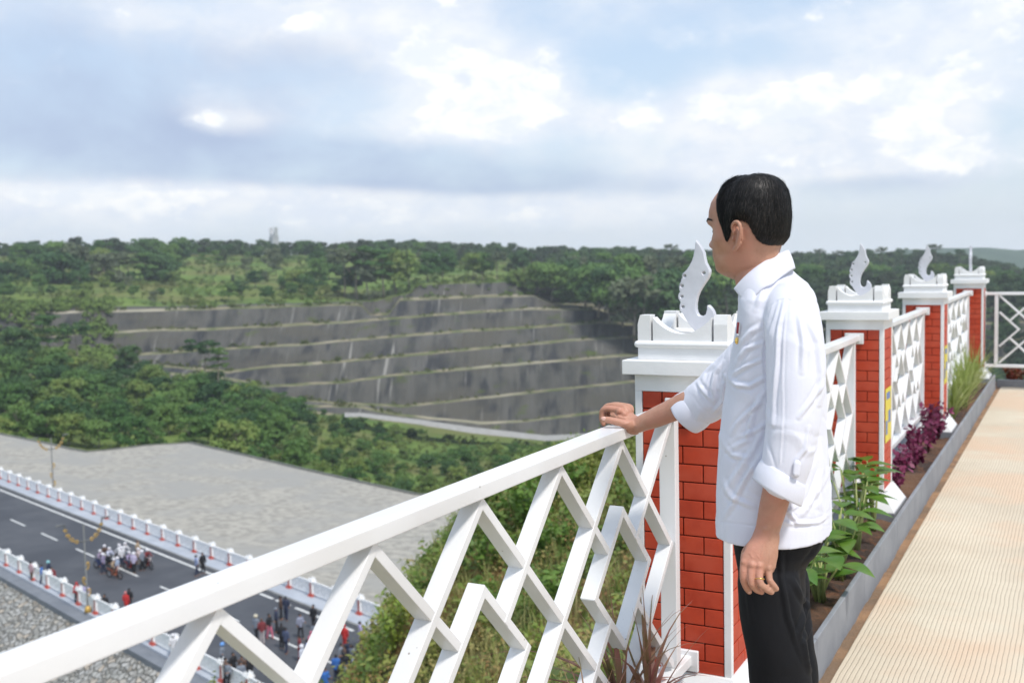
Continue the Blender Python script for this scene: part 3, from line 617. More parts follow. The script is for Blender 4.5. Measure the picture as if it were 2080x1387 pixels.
# trees that stand out
def pick(pr,x,ybase,d,hpx,label,group=None):
    p=at(x,ybase,d); plant_tree(pr,p,hpx*d/FPX/pr[3],label,group)
pick(PU[0],415,782,262,95,'tall dark umbrella tree with a bare trunk standing out before the terraces, left of centre')
pick(PU[1],443,780,266,72,'slim dark tree just right of the tall umbrella tree before the terraces')
pick(PU[1],104,742,285,100,'airy tall tree in front of the terraces at the far left')
pick(PU[0],160,735,290,82,'airy tree right of the tall one before the left terraces')
pick(PT[0],262,750,285,48,'pale yellowish tree in front of the left terraces')
pick(PT[0],40,735,275,70,'dark tree at the left edge in front of the terraces')
# trees on the slopes and ridge above the terraces
HW_='trees scattered over the slopes above the terraces'
hill=[(20,608,430,75),(60,600,445,70),(130,612,430,100),(175,606,440,110),(215,610,440,95),(260,602,450,90),(300,604,452,88),(330,600,455,85),(170,640,410,60),(60,560,480,60),
 (600,600,430,50),(620,604,430,45),(700,600,415,95),(725,604,412,100),(750,608,410,105),(780,604,412,95),(805,596,418,85),(830,590,425,80),(870,575,440,60),(760,640,395,50),(720,600,420,60),
 (560,560,470,40),(500,560,470,38),(440,555,480,45),(650,560,480,50),(900,570,450,55),(960,566,450,50),(1010,568,450,55),(1050,600,430,50),(1090,605,425,60),(1120,610,420,75),(1150,600,430,70),
 (1190,620,410,80),(1215,640,400,95),(1240,650,395,105),(1265,660,390,110),(1290,690,380,120),(1310,690,380,130),(1340,680,385,125),(1370,670,390,115),(1400,660,395,110),(1440,650,400,120),(1475,650,400,120),
 (1180,580,450,60),(1230,590,440,75),(1280,600,430,80),(1330,600,430,80),(1380,600,430,80),(1430,600,435,85)]
for i,(x,y,d,h) in enumerate(hill):
    pr=rs.choice(PT) if rs.random()<.75 else rs.choice(PU)
    pick(pr,x,y,d,h*1.0,'tree standing on the green slopes above the rock terraces',HW_)
for i in range(38):
    x=rs.uniform(-60,720); d=rs.uniform(400,480)*(1+.00018*(max(x,0)-700)); p=ground_pt(x,d); pr=rs.choice(PS+PT); plant_tree(pr,p,rs.uniform(.4,.85)*(8/pr[3]),'tree standing on the green slopes above the rock terraces',HW_)
for i in range(66):
    x=rs.uniform(-60,1500) if i<34 else rs.uniform(1500,2160); d=rs.uniform(450,570); p=ground_pt(x,d); pr=rs.choice(PT+PU[:2]) if i<34 else rs.choice(PT)
    plant_tree(pr,p,rs.uniform(.8,1.35)*(9/pr[3]),'tree standing on the green slopes above the rock terraces',HW_)
sky_trees=[(38,522,610,38,1),(62,520,615,30,1),(150,520,610,38,1),(205,520,605,40,0),(235,520,600,36,0),(285,522,590,44,2),(320,522,590,40,2),(365,522,590,46,2),(410,524,590,36,2),(620,524,600,42,2),(640,524,600,36,2),(700,524,600,34,2),(775,522,600,38,2),
 (850,524,600,38,2),(905,526,600,38,2),(960,528,600,30,0),(1025,528,600,34,0),(1060,528,600,26,0),(1150,530,610,30,0),(1215,530,610,32,2),(1365,530,600,42,1),(1330,530,600,32,1),(1255,530,610,28,0),(1665,530,600,38,1),(1700,530,600,34,1),(1790,528,600,40,1),(1830,526,600,36,0),(1900,524,600,42,1),(1950,526,600,34,0)]
for x,y,d,h,k in sky_trees:
    pr=[PU[0],PU[2],PT[1]][k]; pick(pr,x,y+(10 if x>1400 else 4),d,h*.9,'airy flat-topped tree on the skyline ridge' if k<2 else 'dense dark round tree on the skyline ridge','airy trees on the skyline ridge' if k<2 else 'dense dark trees on the skyline ridge')
# far wood on the ridge: one mass
def mass(name,pts,scales,protos,m,label,cat):
    Vs=[];Fs=[];b=0
    for p,s in zip(pts,scales):
        V,F=protos[rng.integers(len(protos))]; a=rng.random()*2*PI; c,sn=math.cos(a),math.sin(a); M=np.array([[c,-sn,0],[sn,c,0],[0,0,1]])
        Vs.append(V@M.T*s+np.array(p)); Fs.append(F+b); b+=len(V)
    o=mesh(name,np.concatenate(Vs),np.concatenate(Fs),m); return tag(o,label,cat,None,'stuff')
lowc=[crown(8,8.5,12,330,1.05,500+i) for i in range(5)]
fm=mat('forest_leaf',(.036,.080,.032),(.080,.135,.046),sc=.07,lo=.4,hi=.6,rough=.7,spec=.2,translu=.2,c3=(.045,.06,.035),sc3=.02)
pts=[];sc=[]
for i in range(2400):
    x=rng.uniform(-150,2300) if i<1500 else rng.uniform(1120,2350); d=rng.uniform(470,690) if (x<1150 and rng.random()<.55) else rng.uniform(560,690)
    if x>1120: d=rng.uniform(400,690) if rng.random()<.6 else rng.uniform(600,670)
    if x<1120 and d<600 and rng.random()<.78: continue
    if x<1120 and d<560 and vnoise(np.array([x/90]),np.array([d/30]),77,3)[0]<.12: continue
    pts.append(ground_pt(x,d)); sc.append(rng.uniform(.6,1.15))
for i in range(1300): pts.append(ground_pt(rng.uniform(1300,2450),rng.uniform(225,480))); sc.append(rng.uniform(.5,1.0))
for i in range(60): pts.append(ground_pt(rng.uniform(1900,2450),rng.uniform(600,690))); sc.append(rng.uniform(.7,1.1))
mass('forest',pts,sc,lowc,fm,'dark forest covering the ridge beyond the quarry','forest')
# scrub on slopes, benches and valley sides
bl=[crown(1.6,2.2,5,60,.42,600+i,base=.0) for i in range(5)]
def scrub(name,n,xr,dr,m,label,smin=.5,smax=1.4,seed=1,thr=-.1,ns=80):
    pts=[];sc=[]; rg=np.random.default_rng(seed)
    while len(pts)<n:
        x=rg.uniform(*xr); d=rg.uniform(*dr)
        if vnoise(np.array([x/ns]),np.array([d/14.]),seed,3)[0]<thr and rg.random()<.85: continue
        pts.append(ground_pt(x,d*(1+.00018*(min(max(x,0),1500)-700)) if d>300 else d)); sc.append(rg.uniform(smin,smax))
    mass(name,pts,sc,bl,m,label,'shrubs')
scm1=mat('scrub_green',(.17,.25,.06),(.09,.155,.038),sc=.06,lo=.4,hi=.6,rough=.8,spec=.15,translu=.2,c3=(.13,.155,.045),sc3=.03)
scrub('undergrowth',2700,(-100,1500),(392,600),scm1,'low green scrub on the slopes above the terraces',.4,1.35,3,.0)
scrub('bench_bushes',1150,(-150,235),(322,408),scm1,'green bushes overgrowing the left end of the terraces',.6,2.2,13,-.3)
scrub('undergrowth',1500,(-150,1350),(178,300),mat('scrub_valley',(.075,.145,.030),(.14,.17,.045),sc=.05,lo=.4,hi=.6,rough=.8,spec=.15,translu=.2),'low green scrub covering the valley side below the terraces',.4,1.0,4,-.3)
pts=[];sc=[]
for i in range(2100):                         # tufts on the benches
    k=rng.integers(0,len(LIPS)); x=rng.uniform(-50,1320); d=(LIPS[k][1]-rng.uniform(4,9))*(1+.00018*(x-700))+11
    if vnoise(np.array([x/35.]),np.array([k*5.]),91,2)[0]<.02+.1*(k<4): continue
    pts.append(ground_pt(x,d)); sc.append(rng.uniform(.25,.75)*(1.3 if x<700 else 1))
mass('bench_weeds',pts,sc,bl,mat('scrub_dry',(.14,.15,.045),(.075,.11,.03),sc=.2,rough=.8,spec=.15,translu=.2),'yellow-green weeds growing along the terrace benches','weeds')
# ---------------------------------------------------------------- weeds on the hill below the railing
def weeds(name,n,sr,yr,mats,label,leaf=(.03,.075),hmax=.35,seed=1,dens=None):
    rg=np.random.default_rng(seed); C_=[];Nn=[];Sz=[]
    P=0
    while P<n:
        s=sr[0]+(sr[1]-sr[0])*rg.random(); Y=rg.uniform(*yr); X=FX-s
        v=vnoise(np.array([X*.9]),np.array([Y*.9]),seed,3)[0]
        if dens is not None and v<dens: 
            if rg.random()<.8: continue
        z=float(hz_near(X,Y)); k=int(rg.integers(7,15)); H=hmax*rg.uniform(.2,1)*(1+.8*max(v,0)); lean=rg.normal(size=2)*.12
        t=rg.random(k); pos=np.stack([X+lean[0]*t+rg.normal(size=k)*.07,Y+lean[1]*t+rg.normal(size=k)*.07,z+H*t],-1)
        C_.append(pos); nn=rg.normal(size=(k,3))*.5; nn[:,2]+=1; Nn.append(nn); Sz.append(rg.uniform(leaf[0],leaf[1],size=k)); P+=1
    V,F=quads(np.concatenate(C_),np.concatenate(Nn),np.concatenate(Sz),1.7,rg=rg)
    o=mesh(name,V,F,mats); tag(o,label,'weeds',None,'stuff')
wg1=mat('weed_green',(.20,.29,.055),(.12,.20,.04),sc=1.3,rough=.55,translu=.35,c3=(.30,.32,.08),sc3=.6)
wg2=mat('weed_dry',(.38,.31,.12),(.28,.28,.08),sc=2,rough=.7,translu=.3,c3=(.30,.15,.06),sc3=1)
weeds('weeds',9000,(.15,9.5),(.2,18),wg1,'mixed green weeds on the hillside under the railing',leaf=(.02,.052),seed=61,dens=.06)
weeds('dry_weeds',4200,(.15,9.5),(.2,16),wg2,'dry yellow weeds on the hillside under the railing',leaf=(.014,.045),seed=62,dens=.0)
weeds('hillside_weeds',5000,(3,10),(12,40),wg1,'green weeds farther along the hillside',leaf=(.05,.10),hmax=.35,seed=63,dens=-.1)
def leafy_shrub(name,loc,h,w_,n,leaf,m,label,seed,asp=1.9,cat='shrub'):
    rg=np.random.default_rng(seed); root=empty(name,loc,0,label,cat)
    mb=MB(); C_=[];Nn=[]
    k=max(5,n//40)
    for i in range(k):
        a=rg.uniform(0,2*PI); tip=np.array([math.cos(a)*w_*.5*rg.random()**.6,math.sin(a)*w_*.5*rg.random()**.6,h*rg.uniform(.55,1)]); mid=tip*np.array([.35,.35,.55])
        mb.tube([(0,0,-.1),mid,tip],[.006+.006*h,.005+.003*h,.003],5)
        for t in np.linspace(.25,1,n//k):
            p=(1-t)**2*np.zeros(3)+2*t*(1-t)*mid+t*t*tip+rg.normal(size=3)*np.array([.06,.06,.04])*min(w_,1.2); C_.append(p); d=rg.normal(size=3)*.6; d[2]+=.8; Nn.append(d)
    V,F=quads(np.array(C_),np.array(Nn),leaf*rg.uniform(.6,1.25,size=len(C_)),asp,rg=rg); mesh('foliage',V,F,m,root); mb.build('stem',mat('green_stem',(.16,.15,.06),rough=.8),root,smooth=True); return root
def hpt(x,y):                                 # hillside point seen at photo pixel x,y
    r=ray(x,y); 
    for d in np.arange(1.5,60,.05):
        p=r*d
        if p.x<FX-.1 and p.z<float(hz_near(p.x,p.y)): return p
    return r*15
yl=mat('leaf_yellowgreen',(.30,.40,.07),(.20,.31,.055),sc=3,rough=.5,translu=.4,c3=(.30,.26,.05),sc3=1.5)
gl=mat('leaf_fresh',(.17,.29,.05),(.11,.20,.038),sc=3,rough=.5,translu=.35)
orl=mat('leaf_orange',(.30,.17,.05),(.13,.15,.04),sc=4,rough=.6,translu=.35)
for i,(x,y,h,w_,n,lf,m,l) in enumerate([
 (800,1330,1.2,.9,360,.055,yl,'yellow-green leafy shrub rising in front of the crowd, seen through the railing'),
 (860,1300,.9,.7,240,.05,yl,'smaller yellow-green shrub right of the one before the crowd'),
 (1075,1085,1.1,1.5,520,.075,gl,'round green bush at the foot of the grey paved slope, behind the railing'),
 (985,1170,.9,1.0,320,.06,gl,'green bush with a few orange leaves left of the bare brown bank'),
 (1120,1120,.7,1.0,300,.06,gl,'low green bush on the brown bank in the middle of the railing'),
 (1240,1020,.8,.6,200,.06,yl,'slender yellow-green bush near the brick pillar'),
 (1150,1010,.8,1.2,300,.07,gl,'dark green bush beside the brown dirt track'),
 (420,1440,.55,.6,240,.04,yl,'yellow-green shrub growing at the bottom edge below the railing'),
 (500,1450,.5,.6,200,.038,orl,'shrub with orange and green leaves at the bottom edge'),
 (620,1420,.45,.6,240,.04,gl,'green shrub at the bottom edge between two slanted rails'),
 (950,1330,.5,.7,240,.06,orl,'orange-tinged weedy shrub under the railing'),
 (1000,1250,.6,.8,280,.065,gl,'fresh green shrub under the middle of the railing'),
 (1150,1230,.6,1.0,240,.06,gl,'low green shrub under the railing near the brick pillar'),
 (1100,1350,.5,.9,240,.05,yl,'pale shrub low under the railing')]):
    leafy_shrub('shrub',hpt(x,y)-Vector((0,0,.05)),h,w_,n,lf,m,l,700+i)
# brown bare bank patches are the hillside soil itself
# ---------------------------------------------------------------- plants in the planter
def blade(mb,base,dirv,L,w_,droop,n=7,fold=.3,tw=0):
    d=Vector(dirv).normalized(); p=Vector(base); side=d.cross(Vector((0,0,1)));
    if side.length<.05: side=Vector((1,0,0))
    side.normalize(); V=[]
    for i in range(n+1):
        t=i/n; wd=w_*(.35+.65*math.sin(PI*min(1,t*1.25+.12)))*(1-t**3)+.0004
        up=side.cross(d).normalized(); V+= [p-side*wd*.5+up*wd*fold,p,p+side*wd*.5+up*wd*fold]
        p=p+d*(L/n); d=(d+Vector((0,0,-droop/n))).normalized()
    F=[]
    for i in range(n):
        a=i*3; F+= [(a,a+1,a+4,a+3),(a+1,a+2,a+5,a+4)]
    mb.add(V,F)
def clump(name,loc,n,L,w_,m,label,seed,spread=.9,droop=1.0,cat='plant',stems=3,up=.5,group=None):
    rg=random.Random(seed); root=empty(name,loc,0,label,cat,group)
    for s in range(stems):
        mb=MB(); ox,oy=(rg.uniform(-.05,.05),rg.uniform(-.05,.05)) if stems>1 else (0,0)
        for i in range(n//stems):
            a=rg.uniform(0,2*PI); e=rg.uniform(up,1.5); d=(math.cos(a)*math.cos(e)*spread,math.sin(a)*math.cos(e)*spread,math.sin(e)); blade(mb,(ox,oy,rg.uniform(0,.10)),d,L*rg.uniform(.6,1.1),w_*rg.uniform(.7,1.2),droop*rg.uniform(.5,1.4))
        mb.build('leaf_tuft',m,root,smooth=True)
    return root
redl=mat('cordyline_leaf',(.40,.16,.14),(.20,.19,.06),sc=9,rough=.4,translu=.35,c3=(.50,.27,.23),sc3=5)
clump('red_leaf_plant',(FX+.03,2.82,-1.40),110,.44,.021,redl,'spiky reddish-brown leaved plant at the foot of the nearest red pillar',5,droop=1.7,up=.10,stems=3)
clump('red_leaf_plant',(FX+.01,2.45,-1.42),60,.40,.019,redl,'smaller spiky reddish plant left of the larger one under the railing',6,droop=1.6,up=.1,stems=2)
clump('red_leaf_plant',(FX+.02,2.12,-1.46),44,.36,.017,redl,'low spiky reddish plant at the bottom edge under the railing',8,droop=1.7,up=.1,stems=2)
grl=mat('grass_leaf',(.36,.42,.12),(.26,.34,.08),sc=9,rough=.5,translu=.4,c3=(.45,.47,.22),sc3=4)
for i,(x,y,L) in enumerate(((-1.02,10.2,.46),(-.98,10.9,.52),(-1.03,11.6,.58),(-1.0,12.2,.60))):
    clump('ornamental_grass',(x,y,-1.50),90,L,.014,grl,['nearest tuft of yellow-green ornamental grass beyond the third pillar','second tuft of yellow-green ornamental grass along the planter','third tuft of yellow-green ornamental grass along the planter','farthest tuft of yellow-green ornamental grass by the corner pillar'][i],20+i,droop=1.0,up=.8,stems=3,group='ornamental grass in the planter')
pur=mat('purple_leaf',(.20,.025,.085),(.10,.012,.04),sc=12,rough=.45,translu=.3,c3=(.30,.05,.13),sc3=6)
def purple(x,y,h,l,seed):
    rg=np.random.default_rng(seed); root=empty('purple_plant',(x,y,-1.50),0,l,'plant','purple plants in the planter'); C_=[];Nn=[]; mb=MB()
    for i in range(9):
        a=rg.uniform(0,2*PI); tip=Vector((math.cos(a)*rg.uniform(.02,.10),math.sin(a)*rg.uniform(.02,.16),h*rg.uniform(.6,1))); mb.tube([(0,0,-.02),tip*.5,tip],[.004,.003,.002],5)
        for t in np.linspace(.3,1,12): C_.append(np.array(tip)*t+rg.normal(size=3)*.018); d=rg.normal(size=3)*.6; d[2]+=.6; Nn.append(d)
    V,F=quads(np.array(C_),np.array(Nn),.034*rg.uniform(.7,1.3,size=len(C_)),1.5,rg=rg); mesh('foliage',V,F,pur,root); mb.build('stem',mat('purple_stem',(.16,.03,.06),rough=.6),root,smooth=True)
for i,(x,y,h) in enumerate(((-1.02,7.0,.17),(-1.04,7.4,.19),(-1.0,7.8,.20),(-1.04,8.2,.24),(-1.0,8.6,.27),(-1.03,9.0,.30),(-.99,9.1,.26))):
    purple(x,y,h,['nearest','second','third','fourth','fifth','sixth','farthest'][i]+' purple-leaved plant in the row between the second and third pillars',40+i)
# broad-leaved green plants by the man
brl=mat('broad_leaf',(.085,.20,.025),(.055,.14,.018),sc=6,rough=.35,translu=.3,c3=(.16,.27,.04),sc3=3); brs=mat('pale_stem',(.33,.36,.13),(.26,.32,.10),sc=9,rough=.6)
def broad_leaf(mb,base,d,up,L,wd):
    d=Vector(d).normalized(); up=Vector(up); s=d.cross(up).normalized(); up=s.cross(d).normalized(); V=[];F=[];n=8
    for i in range(n+1):
        t=i/n; w_=wd*math.sin(PI*min(1,t**.75))*(.5 if t>.9 else 1)+.0005; c=Vector(base)+d*(L*t)-up*(.35*L*t*t)
        V+= [c-s*w_+up*w_*.18,c-s*w_*.5+up*w_*.03,c,c+s*w_*.5+up*w_*.03,c+s*w_+up*w_*.18]
    for i in range(n):
        for j in range(4): a=i*5+j; F.append((a,a+1,a+6,a+5))
    mb.add(V,F)
def broadplant(x,y,h,n,l,seed):
    rg=random.Random(seed); root=empty('broad_leaf_plant',(x,y,-1.50),0,l,'plant','broad-leaved green plants in the planter')
    for i in range(n):
        a=rg.uniform(0,2*PI); H=h*rg.uniform(.5,1.0); r=rg.uniform(.02,.11); tip=Vector((math.cos(a)*r,math.sin(a)*r*1.3,H)); b=Vector((rg.uniform(-.02,.02),rg.uniform(-.03,.03),-.02))
        st=MB(); st.tube([b,(b+tip)/2+Vector((0,0,.02)),tip],[.0075,.006,.003],6); so=st.build('stem',brs,root,smooth=True)
        lb=MB(); broad_leaf(lb,tip,(math.cos(a),math.sin(a),.25),(0,0,1),rg.uniform(.12,.17),rg.uniform(.042,.060)); lb.build('leaf',brl,root,smooth=True)
        if rg.random()<.6: lb=MB(); a2=a+rg.uniform(1,3); broad_leaf(lb,b.lerp(tip,.7),(math.cos(a2),math.sin(a2),.4),(0,0,1),rg.uniform(.09,.13),rg.uniform(.034,.048)); lb.build('leaf',brl,root,smooth=True)
BP=[(-1.0,4.25,.36,6),(-1.04,4.45,.34,5),(-.98,4.65,.37,6),(-1.03,4.85,.40,6),(-.97,5.05,.40,7),(-1.03,5.3,.43,7),(-.98,5.5,.45,7),(-1.03,5.75,.47,8),(-.97,5.95,.46,7)]
for i,(x,y,h,n) in enumerate(BP): broadplant(x,y,h*.85,n+2,['nearest','second nearest','third nearest','fourth','fifth','sixth','seventh','eighth','farthest'][i]+' broad-leaved green plant in the planter between the man and the second pillar',60+i)
# red bedding plants at the far end
for i,(x,y,c_) in enumerate(((-.70,14.15,1),(-.45,14.2,0),(-.2,14.1,1),(.05,14.2,1),(.35,14.1,1))):
    leafy_shrub('bedding_plant',(x,y,-1.62),.26,.34,260,.035,mat('red_bedding_leaf',(.30,.05,.035),(.14,.08,.03),sc=9,rough=.5,translu=.3) if c_ else mat('green_bedding_leaf',(.13,.14,.04),(.25,.10,.04),sc=9,rough=.5,translu=.3),['leftmost red and green bedding plant beyond the end of the walkway','green bedding plant second from the left beyond the walkway end','bright red bedding plant third from the left beyond the walkway end','red bedding plant near the right edge beyond the walkway end','red bedding plant at the far right beyond the walkway end'][i],90+i,cat='plant')
MB().box(-1.3,5.2,13.80,14.6,-3,-1.64).build('end_bed_soil',mulch,kind='structure')

# bare earth beyond the paved slope, and the pale tower far behind the ridge
xs_=np.linspace(1075,1300,40); ds_=np.linspace(180,232,22); V=[];F=[]
for i,x in enumerate(xs_):
    for j,d in enumerate(ds_): V.append(ground_pt(x+6*math.sin(d*.35),d+5*math.sin(x*.05)+3*math.sin(x*.13))+Vector((0,0,.35+.5*math.sin(x*.11)*math.sin(d*.2))))
for i in range(39):
    for j in range(21): a=i*22+j; F.append((a,a+22,a+23,a+1))
mesh('bare_ground',V,F,mat('brown_earth',(.34,.24,.15),(.26,.20,.12),sc=.25,rough=.95,c3=(.15,.18,.06),sc3=.12,bump=.2,bsc=1),smooth=True,kind='structure')
TB=at(557,500,1150); tm_=mat('tower_concrete',(.42,.42,.43),rough=.8); troot=empty('tower',TB,-YAW,'pale tower with two upturned horns far behind the ridge','tower')
MB().frus((-4,4,-3,3,-12),(-5.5,5.5,-3.5,3.5,10)).build('shaft',tm_,troot)
for sg in (-1,1): MB().add([(sg*1.5,-2,10),(sg*6,-2,10),(sg*6.8,-2,20),(sg*5.6,-2,15),(sg*1.5,-2,12.5),(sg*1.5,2,10),(sg*6,2,10),(sg*6.8,2,20),(sg*5.6,2,15),(sg*1.5,2,12.5)],[(0,1,2,3,4),(9,8,7,6,5),(0,5,6,1),(1,6,7,2),(2,7,8,3),(3,8,9,4),(4,9,5,0)]).build('horn',tm_,troot)

def grasses(n,seed,m,label,name,h=(.12,.38)):
    rg=np.random.default_rng(seed); V=[];k=0
    while k<n:
        s=rg.uniform(.15,9.6)**1.0; Y=rg.uniform(.2,18); X=FX-s
        if vnoise(np.array([X*.8]),np.array([Y*.8]),seed,3)[0]<.0 and rg.random()<.8: continue
        z=float(hz_near(X,Y))
        for j in range(int(rg.integers(4,9))):
            a=rg.uniform(0,6.28); H=rg.uniform(*h); w_=rg.uniform(.003,.007); bx,by=X+rg.normal()*.05,Y+rg.normal()*.05; ln=rg.uniform(.1,.7)*H; tx,ty=bx+math.cos(a)*ln,by+math.sin(a)*ln; sx,sy=-math.sin(a)*w_,math.cos(a)*w_
            mx_,my_=bx+(tx-bx)*.35,by+(ty-by)*.35
            V+=[(bx-sx,by-sy,z-.02),(bx+sx,by+sy,z-.02),(mx_+sx,my_+sy,z+H*.65),(mx_-sx,my_-sy,z+H*.65),(mx_-sx,my_-sy,z+H*.65),(mx_+sx,my_+sy,z+H*.65),(tx+sx*.2,ty+sy*.2,z+H),(tx-sx*.2,ty-sy*.2,z+H)]
        k+=1
    V=np.array(V); tag(mesh(name,V,np.arange(len(V)).reshape(-1,4),m),label,'grass',None,'stuff')
grasses(2600,301,mat('straw',(.42,.36,.16),(.30,.33,.10),sc=1.5,rough=.7,translu=.3),'straw-coloured grass blades among the weeds under the railing','dry_grass')
grasses(2600,302,wg1,'green grass blades among the weeds under the railing','grass')
# ================================================================ the man at the railing
ML=Vector((-.60,2.50,PZ))
man=empty('person',ML,0,'man in white shirt and black trousers, one hand on the white railing, looking away','person')
def part(name,V,F,m,parent=None,smooth=True):
    o=mesh(name,V,F,m,parent or man,smooth); 
    if parent is None: o.location=-ML
    return o
class Sk:                                      # closed pieces, fused afterwards into one continuous surface
    def __init__(s): s.v=[]; s.f=[]
    def etube(s,pts,rad,wide,n=20,round_ends=True):
        """elliptic tube: rad=[(half width, half thickness)], wide = direction of the width"""
        pts=[Vector(p) for p in pts]; rad=[r if isinstance(r,tuple) else (r,r) for r in rad]; W=[Vector(w_) for w_ in wide] if isinstance(wide,list) else [Vector(wide)]*len(pts)
        P=[];Rr=[];WW=[]
        k=5                                   # resample with catmull-rom
        for i in range(len(pts)-1):
            p0,p1,p2,p3=pts[max(i-1,0)],pts[i],pts[i+1],pts[min(i+2,len(pts)-1)]
            for j in range(k+(i==len(pts)-2)):
                t=j/k; P.append(.5*((2*p1)+(p2-p0)*t+(2*p0-5*p1+4*p2-p3)*t*t+(3*p1-p0-3*p2+p3)*t**3)); u=t*t*(3-2*t)
                Rr.append((rad[i][0]*(1-u)+rad[i+1][0]*u,rad[i][1]*(1-u)+rad[i+1][1]*u)); WW.append(W[i].lerp(W[i+1],t))
        if round_ends:
            d0=(P[0]-P[1]).normalized(); d1=(P[-1]-P[-2]).normalized(); r0=min(Rr[0]);r1=min(Rr[-1])
            pre=[];post=[]
            for a in (80,60,40,20): c,sn=math.cos(R_(a)),math.sin(R_(a)); pre.append((P[0]+d0*r0*sn,(Rr[0][0]*c,Rr[0][1]*c),WW[0])); post.append((P[-1]+d1*r1*sn,(Rr[-1][0]*c,Rr[-1][1]*c),WW[-1]))
            P=[a[0] for a in pre]+P+[a[0] for a in post[::-1]]; Rr=[a[1] for a in pre]+Rr+[a[1] for a in post[::-1]]; WW=[a[2] for a in pre]+WW+[a[2] for a in post[::-1]]
        b=len(s.v); m_=len(P)
        for i,p in enumerate(P):
            t=(P[min(i+1,m_-1)]-P[max(i-1,0)]).normalized(); u=(WW[i]-t*WW[i].dot(t)).normalized(); q=t.cross(u)
            for j in range(n): a=2*PI*j/n; s.v.append(tuple(p+u*(Rr[i][0]*math.cos(a))+q*(Rr[i][1]*math.sin(a))))
        for i in range(m_-1):
            for j in range(n): s.f.append((b+i*n+j,b+i*n+(j+1)%n,b+(i+1)*n+(j+1)%n,b+(i+1)*n+j))
        s.f.append(tuple(b+j for j in range(n))[::-1]); e=b+(m_-1)*n; s.f.append(tuple(e+j for j in range(n))); return s
    def ell(s,c,ax,ay,az,n=14):               # ellipsoid from three half-axis vectors
        c,ax,ay,az=map(Vector,(c,ax,ay,az)); b=len(s.v); m_=n
        s.v.append(tuple(c+az))
        for i in range(1,m_):
            th=PI*i/m_
            for j in range(2*n): ph=PI*j/n; s.v.append(tuple(c+ax*(math.sin(th)*math.cos(ph))+ay*(math.sin(th)*math.sin(ph))+az*math.cos(th)))
        s.v.append(tuple(c-az)); L_=len(s.v)-1; k=2*n
        for j in range(k): s.f.append((b,b+1+j,b+1+(j+1)%k)); s.f.append((L_,b+1+(m_-2)*k+(j+1)%k,b+1+(m_-2)*k+j))
        for i in range(m_-2):
            for j in range(k): s.f.append((b+1+i*k+j,b+1+(i+1)*k+j,b+1+(i+1)*k+(j+1)%k,b+1+i*k+(j+1)%k))
        return s
    def add(s,V,F): b=len(s.v); s.v+=[tuple(v) for v in V]; s.f+=[tuple(i+b for i in f) for f in F]; return s
def fuse(sk,vox,smooth_it=6,fac=.5):
    """fuse overlapping closed pieces into one surface; returns vertices, quads, normals"""
    me=bpy.data.meshes.new('t'); me.from_pydata(sk.v,[],sk.f); me.update(); bm=bmesh.new(); bm.from_mesh(me); bmesh.ops.recalc_face_normals(bm,faces=bm.faces); bm.to_mesh(me); bm.free()
    o=bpy.data.objects.new('t',me); C.objects.link(o)
    r=o.modifiers.new('r','REMESH'); r.mode='VOXEL'; r.voxel_size=vox
    if smooth_it: s_=o.modifiers.new('s','SMOOTH'); s_.factor=fac; s_.iterations=smooth_it
    bpy.context.view_layer.update(); dg=bpy.context.evaluated_depsgraph_get(); ev=o.evaluated_get(dg); m2=ev.to_mesh(); n=len(m2.vertices)
    V=np.empty(n*3,np.float32); m2.vertices.foreach_get('co',V); N=np.empty(n*3,np.float32); m2.vertices.foreach_get('normal',N)
    F=[tuple(p.vertices) for p in m2.polygons]; ev.to_mesh_clear(); bpy.data.objects.remove(o); bpy.data.meshes.remove(me)
    F=np.array([f if len(f)==4 else (f[0],f[1],f[2],f[2]) for f in F],dtype=np.int32); return V.reshape(-1,3),F,N.reshape(-1,3)
def pixof(V):
    d=V@cF_; return np.stack([1040+FPX*(V@cR2)/d,693.5-FPX*(V@cU2)/d],-1)
cF_,cR2,cU2=np.array(CF),np.array(CR),np.array(CU)
def segdist(p,pl):                            # distance of points p (n,2) to polyline, and parameter 0..1
    best=np.full(len(p),1e9); par=np.zeros(len(p)); pl=np.array(pl,float); L_=np.r_[0,np.cumsum(np.linalg.norm(np.diff(pl,axis=0),axis=1))]
    for i in range(len(pl)-1):
        a,b=pl[i],pl[i+1]; ab=b-a; t=np.clip(((p-a)@ab)/(ab@ab),0,1); q=a+t[:,None]*ab; d=np.linalg.norm(p-q,axis=1); m_=d<best; best=np.where(m_,d,best); par=np.where(m_,(L_[i]+t*(L_[i+1]-L_[i]))/L_[-1],par)
    return best,par
# ---- head, in its own frame: x forward, y to his left, z up, origin under the chin line
HF=Vector((-.986,.165,0)).normalized(); HLft=Vector((-HF.y,HF.x,0))*1.0
HLft=Vector((0,0,1)).cross(HF)
HT=R_(-1.0); HUp=(Vector((0,0,1))*math.cos(HT)+HF*math.sin(HT)).normalized(); HFw=HLft.cross(HUp).normalized()
EARP=at(1494,484,2.405); EZ=.101
HO=EARP-HLft*.074-HUp*EZ-HFw*.002
def hw(x,y,z): return HO+HFw*x+HLft*y+HUp*z
ZT=[-.012,0,.010,.025,.045,.060,.075,.090,.105,.120,.135,.150,.165,.185,.202,.216,.226,.232,.2345]
FT=[.040,.064,.076,.082,.085,.087,.088,.088,.088,.090,.095,.098,.097,.091,.080,.064,.044,.022,.001]
BT=[.010,.030,.042,.050,.056,.062,.066,.070,.073,.075,.077,.078,.077,.074,.068,.057,.042,.022,.001]
WT=[.012,.034,.047,.057,.063,.066,.069,.0715,.073,.0740,.0745,.0750,.0745,.071,.0635,.051,.036,.018,.001]
def ip(T,z): return np.interp(z,ZT,T)
